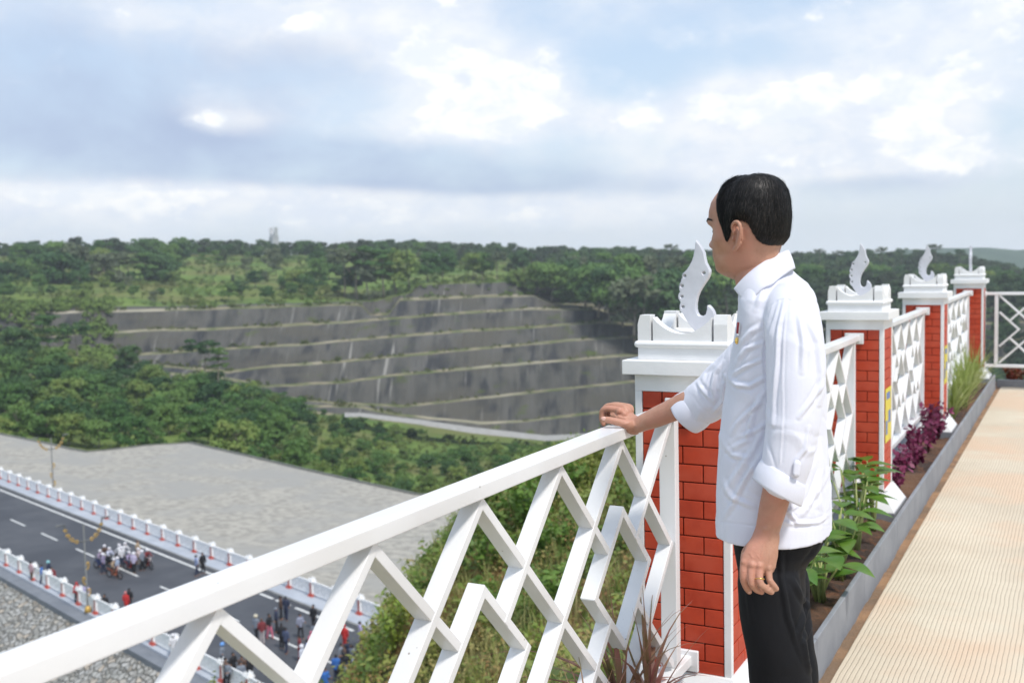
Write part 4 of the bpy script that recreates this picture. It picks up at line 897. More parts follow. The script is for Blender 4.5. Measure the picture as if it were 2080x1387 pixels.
def head_pt(th,z,off=0.0):
    F,B,W=ip(FT,z),ip(BT,z),ip(WT,z); c,s=np.cos(th),np.sin(th); e=.88
    x=np.where(c>0,F,B)*np.sign(c)*np.abs(c)**e; y=W*np.sign(s)*np.abs(s)**e
    g=lambda y0,z0,sy,sz: np.exp(-((y-y0)/sy)**2-((z-z0)/sz)**2)
    fr=np.clip(c*1.6,0,1); ay=np.abs(y); g2=lambda y0,z0,sy,sz: np.exp(-((ay-y0)/sy)**2-((z-z0)/sz)**2)
    x=x+fr*(.015*g(0,.083,.010,.012)+.008*g(0,.100,.008,.016)+.006*g2(.011,.080,.006,.007)-.010*g2(.031,.118,.014,.010)+.006*g2(.030,.138,.018,.007)+.006*g(0,.053,.022,.006)+.006*g(0,.042,.019,.005)-.003*g(0,.047,.03,.002)-.004*g(0,.032,.02,.006)+.006*g(0,.014,.018,.012))
    y=y+np.sign(y)*(.004*np.exp(-((z-.098)/.016)**2-((x-.060)/.025)**2)-.004*np.exp(-((z-.150)/.02)**2-((x-.070)/.02)**2)-.003*np.exp(-((z-.06)/.015)**2-((x-.05)/.02)**2))
    if np.any(off): r=np.sqrt(x*x+y*y)+1e-6; zz=z; x=x+off*x/r*.95; y=y+off*y/r*.95; z=z+off*.9*np.clip((z-.16)/.07,0,1.3)
    z=np.where(z<EZ,EZ-(EZ-z)*.84,z)
    return x,y,z
def head_grid(zs,ths,off=None):
    T,Z=np.meshgrid(ths,zs); o=0.0 if off is None else off(T,Z); x,y,z=head_pt(T,Z,o); return x,y,z
sk=Sk()
zs=np.r_[np.linspace(-.012,.20,60),np.linspace(.204,.2345,14)]; ths=np.linspace(-PI,PI,89)[:-1]
x,y,z=head_grid(zs,ths); HV=[hw(a,b,c) for a,b,c in zip(x.ravel(),y.ravel(),z.ravel())]; n=len(ths); HFc=[]
for i in range(len(zs)-1):
    for j in range(n): HFc.append((i*n+j,i*n+(j+1)%n,(i+1)*n+(j+1)%n,(i+1)*n+j))
HFc.append(tuple(range(n))[::-1]); HFc.append(tuple((len(zs)-1)*n+j for j in range(n))); sk.add(HV,HFc)
# neck
nb=at(1572,600,2.49)
sk.etube([hw(-.012,0,.085),hw(-.016,0,.035),hw(-.030,0,-.015),nb],[(.050,.054),(.050,.053),(.052,.055),(.058,.060)],HLft,n=28)
# ears
def ear(sd):
    c=lambda a,b,o: hw(.004-a*.92+.002,sd*(.0735+o+a*.40),EZ+.003+b)   # a back, b up, o outwards
    hel=[(0.002,.008,.003),(-.002,.022,.006),(.005,.031,.008),(.016,.033,.009),(.025,.027,.010),(.028,.014,.010),(.025,0,.009),(.019,-.013,.007),(.011,-.024,.005),(.003,-.029,.003)]
    sk.etube([c(*p) for p in hel],[.0036,.0042,.0044,.0044,.0044,.0042,.0040,.0044,.0056,.0052],HUp,n=10)
    sk.etube([c(.010,.020,.004),c(.018,.012,.006),c(.019,.002,.006),c(.013,-.010,.005)],[.003,.0036,.0036,.0034],HUp,n=8)
    m_=c(.013,.004,-.004); sk.ell(m_,(c(.028,.004,-.004)-m_),(c(.013,.034,-.004)-m_),HLft*sd*.0035)
    m_=c(.008,-.024,.002); sk.ell(m_,HUp*.008,HFw*.006,HLft*sd*.004,8)
    sk.ell(c(-.001,-.004,.003),HUp*.006,HFw*.0035,HLft*sd*.0045,8)
ear(1); ear(-1)
# torso core (under the shirt), arms, hands, legs
SHL=at(1606,612,2.33); ELL=at(1608,880,2.292); WRL=at(1559,1076,2.32)
SHR=Vector((-.625,2.69,-.135)); ELR=at(1440,801,2.832); WRR=at(1296,863,2.962)
sk.etube([nb,at(1580,700,2.5),at(1575,900,2.5),at(1580,1100,2.5)],[(.055,.045),(.07,.05),(.08,.055),(.08,.06)],(0,1,0),n=24)
sk.etube([SHL+Vector((-.03,.10,-.04)),SHL+Vector((-.015,.03,-.04)),at(1609,700,2.325),at(1610,790,2.30),ELL],[.022,.024,.030,.034,.034],(1,0,0)); sk.etube([SHR+Vector((-.04,-.10,-.05)),SHR+Vector((-.03,-.01,-.04)),at(1530,725,2.76),at(1475,775,2.80),ELR],[.022,.024,.032,.035,.034],(0,0,1))
sk.etube([ELL,ELL.lerp(WRL,.3),ELL.lerp(WRL,.65),WRL],[(.034,.034),(.038,.035),(.031,.028),(.0265,.020)],CR)
sk.etube([ELR,ELR.lerp(WRR,.3),ELR.lerp(WRR,.65),WRR],[(.034,.035),(.035,.034),(.030,.029),(.025,.0215)],Vector((.15,1,.2)))
# left hand, hanging; back of the hand outwards
wd=(CR+CU*-.10)
sk.etube([WRL,at(1555,1096,2.318),at(1547,1122,2.312),at(1540,1146,2.308),at(1539,1158,2.310)],[(.0265,.020),(.030,.018),(.036,.017),(.0385,.0150),(.036,.0130)],wd,n=28)
def finger(j,r,wide=None): sk.etube(j,r,wide or CR,n=14)
finger([at(1514,1128,2.318),at(1512,1142,2.310),at(1510,1171,2.306),at(1515,1190,2.318),at(1522,1201,2.330)],[.009,.0092,.0083,.0076,.0064])
finger([at(1530,1128,2.312),at(1527,1147,2.302),at(1525.5,1179,2.294),at(1535,1195,2.302),at(1547,1201.5,2.312)],[.009,.0095,.0084,.0078,.0066])
finger([at(1546,1128,2.312),at(1543,1149,2.299),at(1543.5,1182,2.286),at(1556,1195,2.289),at(1567,1202,2.298)],[.009,.0093,.0083,.0076,.0065])
finger([at(1562,1130,2.315),at(1561,1152,2.304),at(1563,1176,2.294),at(1570.5,1187,2.292),at(1577.5,1195.5,2.297)],[.0085,.0085,.0073,.0068,.0058])
finger([at(1540,1098,2.335),at(1518,1120,2.345),at(1513,1146,2.360),at(1518,1166,2.366)],[.013,.012,.0095,.0075])
for x_,y_,d_ in ((1512,1141,2.306),(1527.5,1147,2.2965),(1543,1149,2.294),(1561,1152.5,2.300)): sk.ell(at(x_,y_,d_),CR*.0085,CU*.008,CF*.0085,8)
# right hand, palm on the rail, fingers curled over its far side
kn=Vector((.10,1,.12)).normalized()            # across the knuckles, away from the camera
WI=at(1257,833,2.985)
sk.etube([WRR,at(1283,857,2.985),at(1268,846,3.000),at(1258,839,3.012)],[(.025,.0215),(.031,.020),(.037,.017),(.038,.0135)],kn,n=26)
sk.ell(at(1279,866,2.972),(WRR-WI)*.36,kn*.022,CU*.0165)    # heel of the thumb
sk.ell(at(1284,868,3.005),(WRR-WI)*.34,kn*.026,CU*.0145)
def rfinger(o,mx,my,L1,dr,rr):
    b=kn*o; a=at(mx,my,2.985)+b
    sk.etube([a+(WRR-a).normalized()*.02,a,a+Vector((-.043*L1,0,.0015)),a+Vector((-.052*L1,0,-.022*dr)),a+Vector((-.047*L1,0,-.042*dr))],[.0088*rr,.0096*rr,.0088*rr,.0080*rr,.0068*rr],kn,n=14)
rfinger(0,1257,833,1.0,1.0,1.0); rfinger(.0195,1258,831,1.08,1.05,1.0); rfinger(.0385,1258.5,832.5,1.02,1.0,.98); rfinger(.056,1260,836,.86,.85,.88)
sk.etube([at(1290,864,2.955),at(1276,862,2.948),at(1260,858,2.944),at(1240,853.5,2.946),at(1224,851,2.952)],[(.013,.013),(.0145,.0135),(.0108,.0108),(.0098,.0092),(.0082,.0072)],CU,n=16)
sk.ell(at(1257,833.5,2.979),HFw*.010,kn*.009,CU*.0095,8)
# legs and feet
def leg(top,knee,ank,toe):
    sk.etube([top,knee,ank],[.055,.045,.035],(1,0,0)); sk.etube([ank+Vector((.04,0,-.05)),ank+Vector((-.04,0,-.055)),toe],[(.03,.03),(.038,.025),(.036,.016)],(0,1,0))
LH,RH=Vector((-.575,2.43,-.72)),Vector((-.60,2.58,-.72)); LK,RK=Vector((-.575,2.40,-1.11)),Vector((-.655,2.58,-1.11)); LA,RA_=Vector((-.555,2.39,-1.52)),Vector((-.635,2.60,-1.52))
leg(at(1562,1180,2.43),at(1578,1320,2.44),LA,LA+Vector((-.17,-.03,-.062))); leg(at(1585,1180,2.60),at(1597,1320,2.60),RA_,RA_+Vector((-.17,.03,-.062)))
skin=mat('skin',(.49,.268,.182),(.41,.205,.135),sc=34,rough=.5,c3=(.50,.238,.165),sc3=11,bump=.0009,bsc=120,sub=.08,spec=.4)
V,F,N_=fuse(sk,.0021,5,.5)
# finger creases, veins and tendons: shallow relief on the skin
px=pixof(V); face=np.clip(-(N_@cF_),0,1); disp=np.zeros(len(V)); dep=V@cF_
def line_relief(pl,w_,amp,dmin=0,dmax=9,taper=True):
    global disp
    d,t=segdist(px,pl); g=np.exp(-(d/w_)**2)*amp; g=g*(np.sin(PI*np.clip(t,0,1))**.5 if taper else 1); disp+=g*face*((dep>dmin)&(dep<dmax))
Zl=lambda *p:[(1480+a/6.933,1040+b/6.933) for a,b in p]
Zr=lambda *p:[(1200+a/10.4,800+b/10.4) for a,b in p]
for pl in (Zl((255,760),(270,960),(285,1050)),Zl((370,800),(372,960),(375,1060)),Zl((505,800),(510,900),(525,1020)),Zl((600,1020),(560,1090))): line_relief(pl,1.6,-.0022,2.2,2.4)
for pl in (Zl((400,600),(440,650),(400,720)),Zl((500,450),(470,560),(440,640)),Zl((280,560),(340,640),(320,700)),Zl((600,500),(580,620),(570,740)),Zl((350,480),(300,600))): line_relief(pl,1.5,.0012,2.2,2.4)
for pl in (Zl((180,830),(240,840)),Zl((280,1020),(350,1030)),Zl((400,1040),(470,1050)),Zl((545,970),(610,960)),Zl((545,800),(600,815))): line_relief(pl,1.3,.0012,2.2,2.4)
line_relief(Zl((470,240),(560,250)),6,.0022,2.2,2.4)
for pl in (Zr((1015,500),(1025,600),(1035,740)),Zr((1070,510),(1065,620),(1060,700))): line_relief(pl,1.3,-.0016,2.8,3.1)
for pl in (Zr((320,480),(520,500),(680,540),(760,580)),Zr((430,400),(480,470)),Zr((530,420),(560,500))): line_relief(pl,1.6,-.0020,2.8,3.1)
for pl in (Zr((620,640),(720,640),(850,600)),Zr((780,560),(700,500)),Zr((900,660),(1000,700))): line_relief(pl,1.6,.0012,2.8,3.1)
V=V+N_*disp[:,None]
body=part('body',V,F,skin)
for p in body.data.polygons[:0]: pass
# nails, ring
nail=mat('nail',(.66,.40,.33),rough=.3,sub=.05); gold=mat('gold',(.85,.58,.18),rough=.2,metal=1)
def plate(c,u,v,w_,name='nail'):
    s_=Sk(); s_.ell(c,Vector(u),Vector(v),Vector(w_),8); part(name,s_.v,s_.f,nail)
plate(at(1226.5,850.2,2.9435),CR*.0072,CU*.0056,CF*.0022)
plate(at(1521.5,1200,2.3225),CR*.004,CU*.005,CF*.002); 
rg_=MB(); c=at(1543.2,1176,2.2895); ax=(at(1543.5,1182,2.286)-at(1543,1149,2.299)).normalized(); u=ax.orthogonal().normalized(); v_=ax.cross(u); ring=[c+(u*math.cos(a)+v_*math.sin(a))*.0098 for a in np.linspace(0,2*PI,25)]
rg_.tube(ring,.0013,6,cap=False); o=rg_.build('ring',gold,man,smooth=True); o.location=-ML
# eyes and brows
for sd in (1,-1):
    s_=Sk(); s_.ell(hw(.069,sd*.031,.118),HFw*.010,HLft*.0105,HUp*.0095,10); e=part('eye',s_.v,s_.f,mat('eye_white',(.75,.72,.68),rough=.2))
    s_=Sk(); s_.ell(hw(.0762,sd*.031,.118),HFw*.0042,HLft*.0055,HUp*.0055,8); part('iris',s_.v,s_.f,mat('iris',(.03,.015,.01),rough=.1))
hairm=mat('black_hair',(.0055,.005,.0052),(.011,.010,.010),sc=30,rough=.55,spec=.26); greyh=mat('grey_hair',(.20,.19,.18),rough=.4)
for sd in (1,-1):
    th=np.linspace(.22,.85,14)*sd; V=[];F=[]
    for i,t in enumerate(th):
        for k,dz in enumerate((-.003,.0035)):
            a,b,c_=head_pt(np.array([t]),np.array([.142+.004*math.sin(i/13*PI)+dz*(1-.5*i/13)]),np.array([.0022])); V.append(hw(float(a[0]),float(b[0]),float(c_[0])))
    for i in range(13): F.append((2*i,2*i+1,2*i+3,2*i+2) if sd>0 else (2*i,2*i+2,2*i+3,2*i+1))
    part('eyebrow',V,F,hairm)
# ---- hair
HLN=[(0,.213),(20,.215),(40,.214),(50,.206),(57,.188),(63,.158),(68,.134),(72,.113),(75,.099),(78,.094),(81,.100),(85,.120),(89,.138),(98,.142),(108,.133),(116,.114),(124,.099),(134,.089),(148,.084),(180,.083)]
def hline(T): a=np.degrees(np.abs(T)); return np.interp(a,[p[0] for p in HLN],[p[1] for p in HLN])
def hoff(T,Z):
    e=Z-hline(T); m_=np.clip(e/.020,-1,1); a=np.degrees(np.abs(T)); th=np.interp(a,[0,40,60,78,90,110,140,180],[.009,.007,.004,.0025,.006,.008,.010,.009]); th=th+.003*np.clip((Z-.17)/.05,0,1)
    return np.where(m_>0,th*np.maximum(np.minimum(1,m_),0)**.85+.0006,-.006)
zs=np.r_[np.linspace(.060,.20,110),np.linspace(.2015,.2345,26)]; ths=np.linspace(-PI,PI,241)[:-1]
T,Z=np.meshgrid(ths,zs); off=hoff(T,Z)+(.0010*vnoise(T*26,Z*60,5,3)+.0016*vnoise(T*7,Z*16,6,3))*np.clip((.226-Z)/.03,0,1); x,y,z=head_pt(T,Z,off); Vh=[hw(a,b,c) for a,b,c in zip(x.ravel(),y.ravel(),z.ravel())]; n=len(ths); Fh=[]
for i in range(len(zs)-1):
    for j in range(n): Fh.append((i*n+j,i*n+(j+1)%n,(i+1)*n+(j+1)%n,(i+1)*n+j))
Fh.append(tuple((len(zs)-1)*n+j for j in range(n)))
hair=part('hair',Vh,Fh,hairm)
def strands(nn,seed,wdt,m,name,lift=.0012,Lr=(.018,.045)):
    rg=np.random.default_rng(seed); V=[];F=[];c=0
    while c<nn:
        t=rg.uniform(-PI,PI); zz=rg.uniform(.07,.2335)
        if zz-float(hline(np.array(t)))<(.003 if rg.random()<.8 else -.002): continue
        L_=rg.uniform(*Lr); seg=5; side=None; pts=[]; tt,z_=t,zz; q=rg.normal()*.25; ok=True
        for k in range(seg+1):
            o_=float(hoff(np.array(tt),np.array(max(z_,.0775))))+lift*rg.uniform(.3,1.4)*(1 if k<seg else .6)
            if o_<0: o_=.003
            a,b,c_=head_pt(np.array([tt]),np.array([z_]),np.array([o_])); pts.append(hw(float(a[0]),float(b[0]),float(c_[0])))
            top=np.clip((z_-.205)/.03,0,1); back=abs(tt)/PI
            # flow: away from the crown whorl, forward-down on the sides
            dz=-(L_/seg)*(1-.75*top); dt=(L_/seg)*(-.9*np.sign(tt)*(1-back)*(.5+top)*.9+q*.8)/max(.03,float(ip(WT,z_)))*.55
            z_+=dz; tt+=dt
            if z_<float(hline(np.array(tt)))-.004: break
        if len(pts)<3: continue
        v0=len(V); d=(pts[-1]-pts[0]).normalized(); out=(pts[0]-hw(0,0,.13)).normalized(); sdv=d.cross(out).normalized()
        for k,p in enumerate(pts): w2=wdt*(1-k/(len(pts)-.4)*.7); V+=[p-sdv*w2,p+sdv*w2]
        for k in range(len(pts)-1): F.append((v0+2*k,v0+2*k+1,v0+2*k+3,v0+2*k+2))
        c+=1
    return part(name,np.array([tuple(v) for v in V]),np.array(F),m)
strands(9000,3,.0007,hairm,'hair_strands',.0022); strands(900,12,.0005,mat('brown_hair',(.030,.023,.019),rough=.5),'brown_hair_strands',.0026); strands(700,9,.0005,hairm,'loose_hair',.0045,(.02,.04)); strands(170,4,.00032,greyh,'grey_hair_strands',.0016,(.010,.018))
# ---- clothes
shirtm=mat('white_shirt',(.73,.735,.81),(.70,.705,.785),sc=5,rough=.75,bump=.0004,bsc=350,spec=.2,sub=0)
def sheen(m,w_=.2): m.node_tree.nodes['Principled BSDF'].inputs['Sheen Weight'].default_value=w_
sheen(shirtm)
TR=[(536,1532,1602,.072,2.50),(548,1510,1618,.106,2.50),(560,1501,1631,.126,2.50),(578,1494,1649,.140,2.50),(604,1490,1668,.166,2.50),(640,1487,1676,.172,2.50),(700,1480,1682,.174,2.50),(760,1472,1684,.172,2.50),(820,1464,1684,.168,2.50),(880,1459,1682,.165,2.50),(940,1456,1686,.165,2.50),(1000,1454,1690,.168,2.50),(1050,1453,1692,.170,2.50),(1077,1453,1692,.170,2.50)]
sk=Sk()
def sect(y,xl,xr,b,d,n=56,e=.88):
    h=(xr-xl)/2*d/FPX; a=math.sqrt(max(h*h-(.4665*b)**2,.03**2))/.884; c=at((xl+xr)/2,y,d); zz=c.z; out=[]
    for j in range(n):
        t=2*PI*j/n; cs,sn=math.cos(t),math.sin(t); out.append(Vector((c.x+a*math.copysign(abs(cs)**e,cs),c.y+b*math.copysign(abs(sn)**e,sn),zz)))
    return out
def loft(rows,n=56,sub=4):
    Y=[r[0] for r in rows]; yy=[]
    for i in range(len(Y)-1): yy+=list(np.linspace(Y[i],Y[i+1],sub,endpoint=False))
    yy.append(Y[-1]); V=[];F=[]
    for y_ in yy: V+=sect(y_,*[float(np.interp(y_,Y,[r[k] for r in rows])) for k in (1,2,3,4)],n=n)
    for i in range(len(yy)-1):
        for j in range(n): F.append((i*n+j,(i+1)*n+j,(i+1)*n+(j+1)%n,i*n+(j+1)%n))
    F.append(tuple(range(n))); F.append(tuple((len(yy)-1)*n+j for j in range(n))[::-1]); return V,F
V,F=loft(TR); sk.add(V,F)
CUFL=at(1583,990,2.30); CUFR=at(1389,840,2.885)
# sleeves
sk.etube([SHL+Vector((-.012,.085,-.002)),SHL+Vector((-.004,.02,-.014)),at(1611,668,2.315),at(1616,750,2.30),at(1612,850,2.29),at(1602,920,2.29),at(1590,968,2.295)],[(.046,.042),(.055,.052),(.060,.058),(.0625,.058),(.058,.054),(.054,.050),(.050,.047)],CR,n=36)
sk.etube([SHR+Vector((.01,-.08,.005)),SHR+Vector((-.01,0,-.015)),at(1530,727,2.76),at(1478,780,2.81),at(1437,812,2.845),at(1410,831,2.87)],[(.05,.055),(.058,.062),(.060,.066),(.058,.066),(.056,.060),(.050,.052)],Vector((0,1,0)),n=36)
V,F,N_=fuse(sk,.0028,5,.5)
px=pixof(V); face=np.clip(-(N_@cF_)*1.6,0,1); dep=V@cF_; disp=np.zeros(len(V))
Z1=lambda *p:[(1180+a*.41817,320+b*.41817) for a,b in p]
Z3=lambda *p:[(1180+a/2.284,780+b/2.284) for a,b in p]
def fold(pl,w_,amp,tp=.5,sharp=0):
    """a crease beside a soft ridge"""
    global disp
    amp*=1.15; w_*=.72
    d,t=segdist(px,pl); tap=np.sin(PI*np.clip(t,.02,.98))**tp; disp+=(amp*np.exp(-(d/w_)**2)-(sharp or amp*.55)*np.exp(-((d-w_*1.5)/(w_*.7))**2))*tap*face
for pl,w_,a in ((Z1((890,1070),(820,1110),(760,1105),(700,1060)),7,.006),(Z1((880,900),(800,930),(760,985),(735,1060)),7,.005),(Z1((880,980),(790,1020),(740,1050),(700,1110)),6,.005),
  (Z1((890,1180),(820,1230),(760,1290),(730,1340)),7,.004),(Z1((870,820),(820,850),(780,900),(765,960)),8,.005),(Z1((900,1290),(840,1330),(770,1360)),7,.004),
  (Z1((950,700),(910,820),(890,960),(900,1120)),5,-.0035),(Z1((990,690),(960,820),(950,1000),(930,1180),(930,1300)),6,.0045),(Z1((1060,760),(1080,900),(1075,1040)),8,.004),(Z1((1110,800),(1150,900),(1165,1050),(1160,1200)),7,.005),
  (Z1((1180,1080),(1120,1180),(1060,1260)),7,.004),
  (Z1((700,930),(640,1000),(600,1040),(590,1090)),6,.005),(Z1((690,990),(650,1050),(640,1120),(650,1190)),6,.005),(Z1((720,1040),(690,1100),(690,1180),(640,1240)),6,.0045),(Z1((560,1080),(600,1140),(640,1180)),6,.004),(Z1((640,1010),(560,1050),(500,1110)),6,.003),
  (Z3((860,20),(800,120),(770,260),(700,300)),8,.005),(Z3((850,180),(800,300),(720,420),(650,520)),9,.004),(Z3((830,330),(760,440),(700,560),(660,620)),8,.0045),(Z3((640,260),(700,330),(780,340)),7,.0035),(Z3((640,420),(690,520),(800,570)),8,.004),
  (Z3((1010,560),(960,590),(1000,640),(1060,640)),6,.004),(Z3((1110,260),(1120,400),(1080,520),(1030,600)),8,.005),(Z3((1150,400),(1100,500),(1120,620)),8,.004),(Z3((930,640),(1010,650),(1100,640),(1160,600)),6,.003),
  (Z3((1060,200),(1040,300),(1000,360)),6,.003),
  (Z1((1030,520),(1090,590),(1140,680)),9,.004),(Z1((950,560),(880,650),(850,740)),8,.003)): fold(pl,w_,a)
def groove(pl,w_,a):
    global disp
    d,t=segdist(px,pl); disp-=a*np.exp(-(d/w_)**2)*face
groove([(1549,690),(1553,655),(1564,622),(1580,610),(1596,607),(1615,613),(1632,624),(1641,632),(1655,655)],1.6,.0022)
groove([(1597,609),(1592,680),(1589,760),(1590,850),(1584,940)],1.5,-.0016)
groove([(1601,609),(1596,680),(1593,760),(1594,850),(1588,940)],2.2,.0010)
groove([(1483.5,694),(1484,712),(1483,742)],1.2,.002)
groove([(1453,1058),(1500,1064),(1560,1071),(1620,1074),(1692,1066)],1.1,.0012)
disp+=.0022*vnoise(V[:,0]*8+V[:,1]*7+V[:,2]*1.5,V[:,2]*4.5+V[:,1]*3,71,3)
rd=1-np.abs(vnoise(V[:,0]*7+V[:,1]*6+V[:,2]*4,V[:,2]*7-V[:,1]*5,171,2)); disp+=.0030*np.clip(rd-.80,0,1)/.20*np.clip(vnoise(V[:,0]*4+V[:,1]*4,V[:,2]*4,172,2)+.35,0,1)
rd=1-np.abs(vnoise(V[:,0]*11-V[:,1]*9+V[:,2]*5,V[:,2]*9+V[:,1]*4,173,2)); disp-=.0022*np.clip(rd-.86,0,1)/.14*np.clip(vnoise(V[:,0]*5,V[:,2]*5,174,2)+.3,0,1)
V=V+N_*disp[:,None]
fm_=(N_@cF_)<-.05; V_sh=V[fm_]; px_sh=pixof(V_sh); dep_sh=V_sh@cF_
# hem: trim below a gently dipped line
shirt=part('shirt',V,F,shirtm)
# collar
def ribbon_surface(name,top,bot,thick,m,rows=6,bulge=.0,outward=None):
    """a cloth piece between two 3D edges, with thickness"""
    nT=len(top); V=[];F=[]
    for side in (0,1):
        for i in range(nT):
            for k in range(rows+1):
                t=k/rows; p=top[i].lerp(bot[i],t); o_=outward[i]; V.append(p+o_*(bulge*math.sin(PI*t)+(thick if side==0 else 0)))
    b=nT*(rows+1)
    for i in range(nT-1):
        for k in range(rows): a=i*(rows+1)+k; F.append((a,a+1,a+rows+2,a+rows+1)); F.append((b+a,b+a+rows+1,b+a+rows+2,b+a+1))
    for i in range(nT-1): a=i*(rows+1); F.append((a,a+rows+1,b+a+rows+1,b+a)); c_=a+rows; F.append((c_,b+c_,b+c_+rows+1,c_+rows+1))
    for a in (0,(nT-1)*(rows+1)):
        for k in range(rows): F.append((a+k,b+a+k,b+a+k+1,a+k+1) if a==0 else (a+k,a+k+1,b+a+k+1,b+a+k))
    return part(name,V,F,m)
# neck ring: centre and axis; collar runs round it from the left point, over the back, to the right point
NC=at(1556,548,2.485)
def cring(r1,r2,up,n,a0,a1,cx=0.0):
    out=[]
    for i in range(n):
        a=a0+(a1-a0)*i/(n-1); out.append((a,r1,r2))
    return out
topL=[at(1491,586,2.435),at(1499,576,2.425),at(1510,564,2.415),at(1524,551,2.408),at(1541,538,2.405),at(1560,526,2.412),at(1578,516,2.428),at(1592,510,2.450),at(1600,508,2.480),at(1600,508,2.515),at(1590,511,2.545),at(1570,520,2.560),at(1545,535,2.565),at(1520,552,2.56),at(1508,562,2.545),at(1502,572,2.52)]
botL=[at(1521,618,2.385),at(1530,607,2.375),at(1541,594,2.368),at(1554,582,2.365),at(1568,570,2.370),at(1582,558,2.385),at(1595,548,2.405),at(1606,541,2.435),at(1612,538,2.475),at(1611,538,2.520),at(1600,541,2.560),at(1580,549,2.590),at(1552,562,2.60),at(1525,580,2.600),at(1510,592,2.58),at(1506,600,2.55)]
def smooth_pl(pl,k=3):
    out=[]
    for i in range(len(pl)-1):
        p0,p1,p2,p3=pl[max(i-1,0)],pl[i],pl[i+1],pl[min(i+2,len(pl)-1)]
        for j in range(k): t=j/k; out.append(.5*((2*p1)+(p2-p0)*t+(2*p0-5*p1+4*p2-p3)*t*t+(3*p1-p0-3*p2+p3)*t**3))
    out.append(pl[-1]); return out
botL=[p-Vector((0,0,.007))*(1 if 3<i<13 else 0) for i,p in enumerate(botL)]
tp,bt=smooth_pl(topL),smooth_pl(botL)
def outw(pl): 
    o=[]
    for p in pl: d=p-NC; d.z*=.3; o.append(d.normalized())
    return o
ow=outw([a.lerp(b,.5) for a,b in zip(tp,bt)]); bt=[b+o*.002-Vector((0,0,.002)) for b,o in zip(bt,ow)]
ribbon_surface('collar',tp,bt,.0020,shirtm,8,.0015,ow)
inn=[p-o*.006-Vector((0,0,.002)) for p,o in zip(tp,ow)]; ib=[p-o*.004+(b-p)*.9 for p,b,o in zip(inn,bt,ow)]
ribbon_surface('collar_stand',inn,ib,.002,shirtm,4,0,ow)
# front of the shirt under the chin (placket facing)
# cuffs
def cuff(name,c0,c1,r0,r1,wide,m,flare=.006,n=44,tilt0=(0,0,0),tilt1=(0,0,0),seed=3):
    c0,c1=Vector(c0),Vector(c1); ax=(c1-c0).normalized(); u=(Vector(wide)-ax*Vector(wide).dot(ax)).normalized(); v=ax.cross(u); rows=10; V=[];F=[]
    prof=[]
    for k in range(rows+1): t=k/rows; prof.append((t,1.0+.05*math.sin(PI*t)))
    inner=[(1-k/rows*.8,-.0035) for k in range(rows+1)]
    def ringpts(t,off,sc):
        out=[]
        for j in range(n):
            a=2*PI*j/n; r=(r0[0]+(r1[0]-r0[0])*t,r0[1]+(r1[1]-r0[1])*t); wv=1+.03*math.sin(3*a+seed)*t+.02*math.sin(5*a+2*seed)
            d=u*(math.cos(a)*(r[0]*sc*wv+off))+v*(math.sin(a)*(r[1]*sc*wv+off)); sh=(d.dot(Vector(tilt0))*(1-t)+d.dot(Vector(tilt1))*t); out.append(c0.lerp(c1,t)+d+ax*sh)
        return out
    for t,s_ in prof: V+=ringpts(t,0,s_)
    for t,o_ in inner: V+=ringpts(t,o_,1.0)
    R2=2*(rows+1)
    for i in range(R2-1):
        for j in range(n): F.append((i*n+j,i*n+(j+1)%n,(i+1)*n+(j+1)%n,(i+1)*n+j))
    F.append(tuple(range(n))[::-1])
    return part(name,V,F,m)
cuff('sleeve_cuff',at(1592,958,2.294),at(1578,1000,2.298),(.0515,.049),(.0575,.053),CR,shirtm,tilt0=CR*.25,tilt1=CR*.22,seed=2)
cuff('sleeve_cuff',at(1418,826,2.865),at(1391,845,2.888),(.052,.054),(.054,.058),Vector((0,1,0)),shirtm,tilt0=(0,0,.10),tilt1=(0,0,.12),seed=5)
SHV,SHP,SHD=V_sh,px_sh,dep_sh
def surf(x_,y_,lift=.0008):                    # point on the near side of the shirt
    d=np.hypot(SHP[:,0]-x_,SHP[:,1]-y_); k=np.argsort(d)[:10]; return at(x_,y_,float(SHD[k].min())-lift)
tg=[(1612,938),(1617,933),(1622,934),(1627,940)]; tg2=[(1610,966),(1614,970),(1620,970),(1624,966)]
ribbon_surface('cuff_tab',[surf(*p,.003) for p in tg],[surf(*p,.008) for p in tg2],.0014,shirtm,4,.0005,[-CF]*4)
# trousers
trm=mat('black_trousers',(.0065,.007,.009),(.009,.0095,.012),sc=7,rough=.8,bump=.0004,bsc=300,spec=.25)
sk=Sk()
LG=[(1062,1478,1684,.150,2.50),(1090,1485,1681,.152,2.50),(1110,1487,1675,.150,2.50),(1135,1490,1660,.147,2.50),(1160,1493,1650,.143,2.50),(1190,1498,1647,.138,2.50),(1220,1503,1646,.125,2.50)]
V,F=loft(LG,40,3); sk.add(V,F)
def tl(y,xc,d,hw_,b): return at(xc,y,d),(hw_,b)
sk.etube([at(1562,1180,2.43),at(1568,1260,2.435),at(1578,1320,2.44),at(1586,1387,2.45),Vector((-.565,2.40,-1.25)),Vector((-.555,2.39,-1.50)),Vector((-.565,2.388,-1.555))],[(.070,.078),(.070,.076),(.069,.074),(.069,.072),(.066,.066),(.062,.060),(.060,.058)],CR,n=32)
sk.etube([at(1585,1180,2.60),at(1590,1260,2.60),at(1597,1320,2.60),at(1606,1387,2.60),Vector((-.635,2.585,-1.25)),Vector((-.635,2.60,-1.50)),Vector((-.645,2.60,-1.555))],[(.070,.078),(.066,.076),(.064,.074),(.064,.072),(.062,.066),(.060,.060),(.058,.058)],CR,n=32)
V,F,N_=fuse(sk,.0045,5,.5); px=pixof(V); face=np.clip(-(N_@cF_)*1.6,0,1); disp=.003*vnoise(V[:,0]*9,V[:,2]*9+V[:,1]*6,81,3)
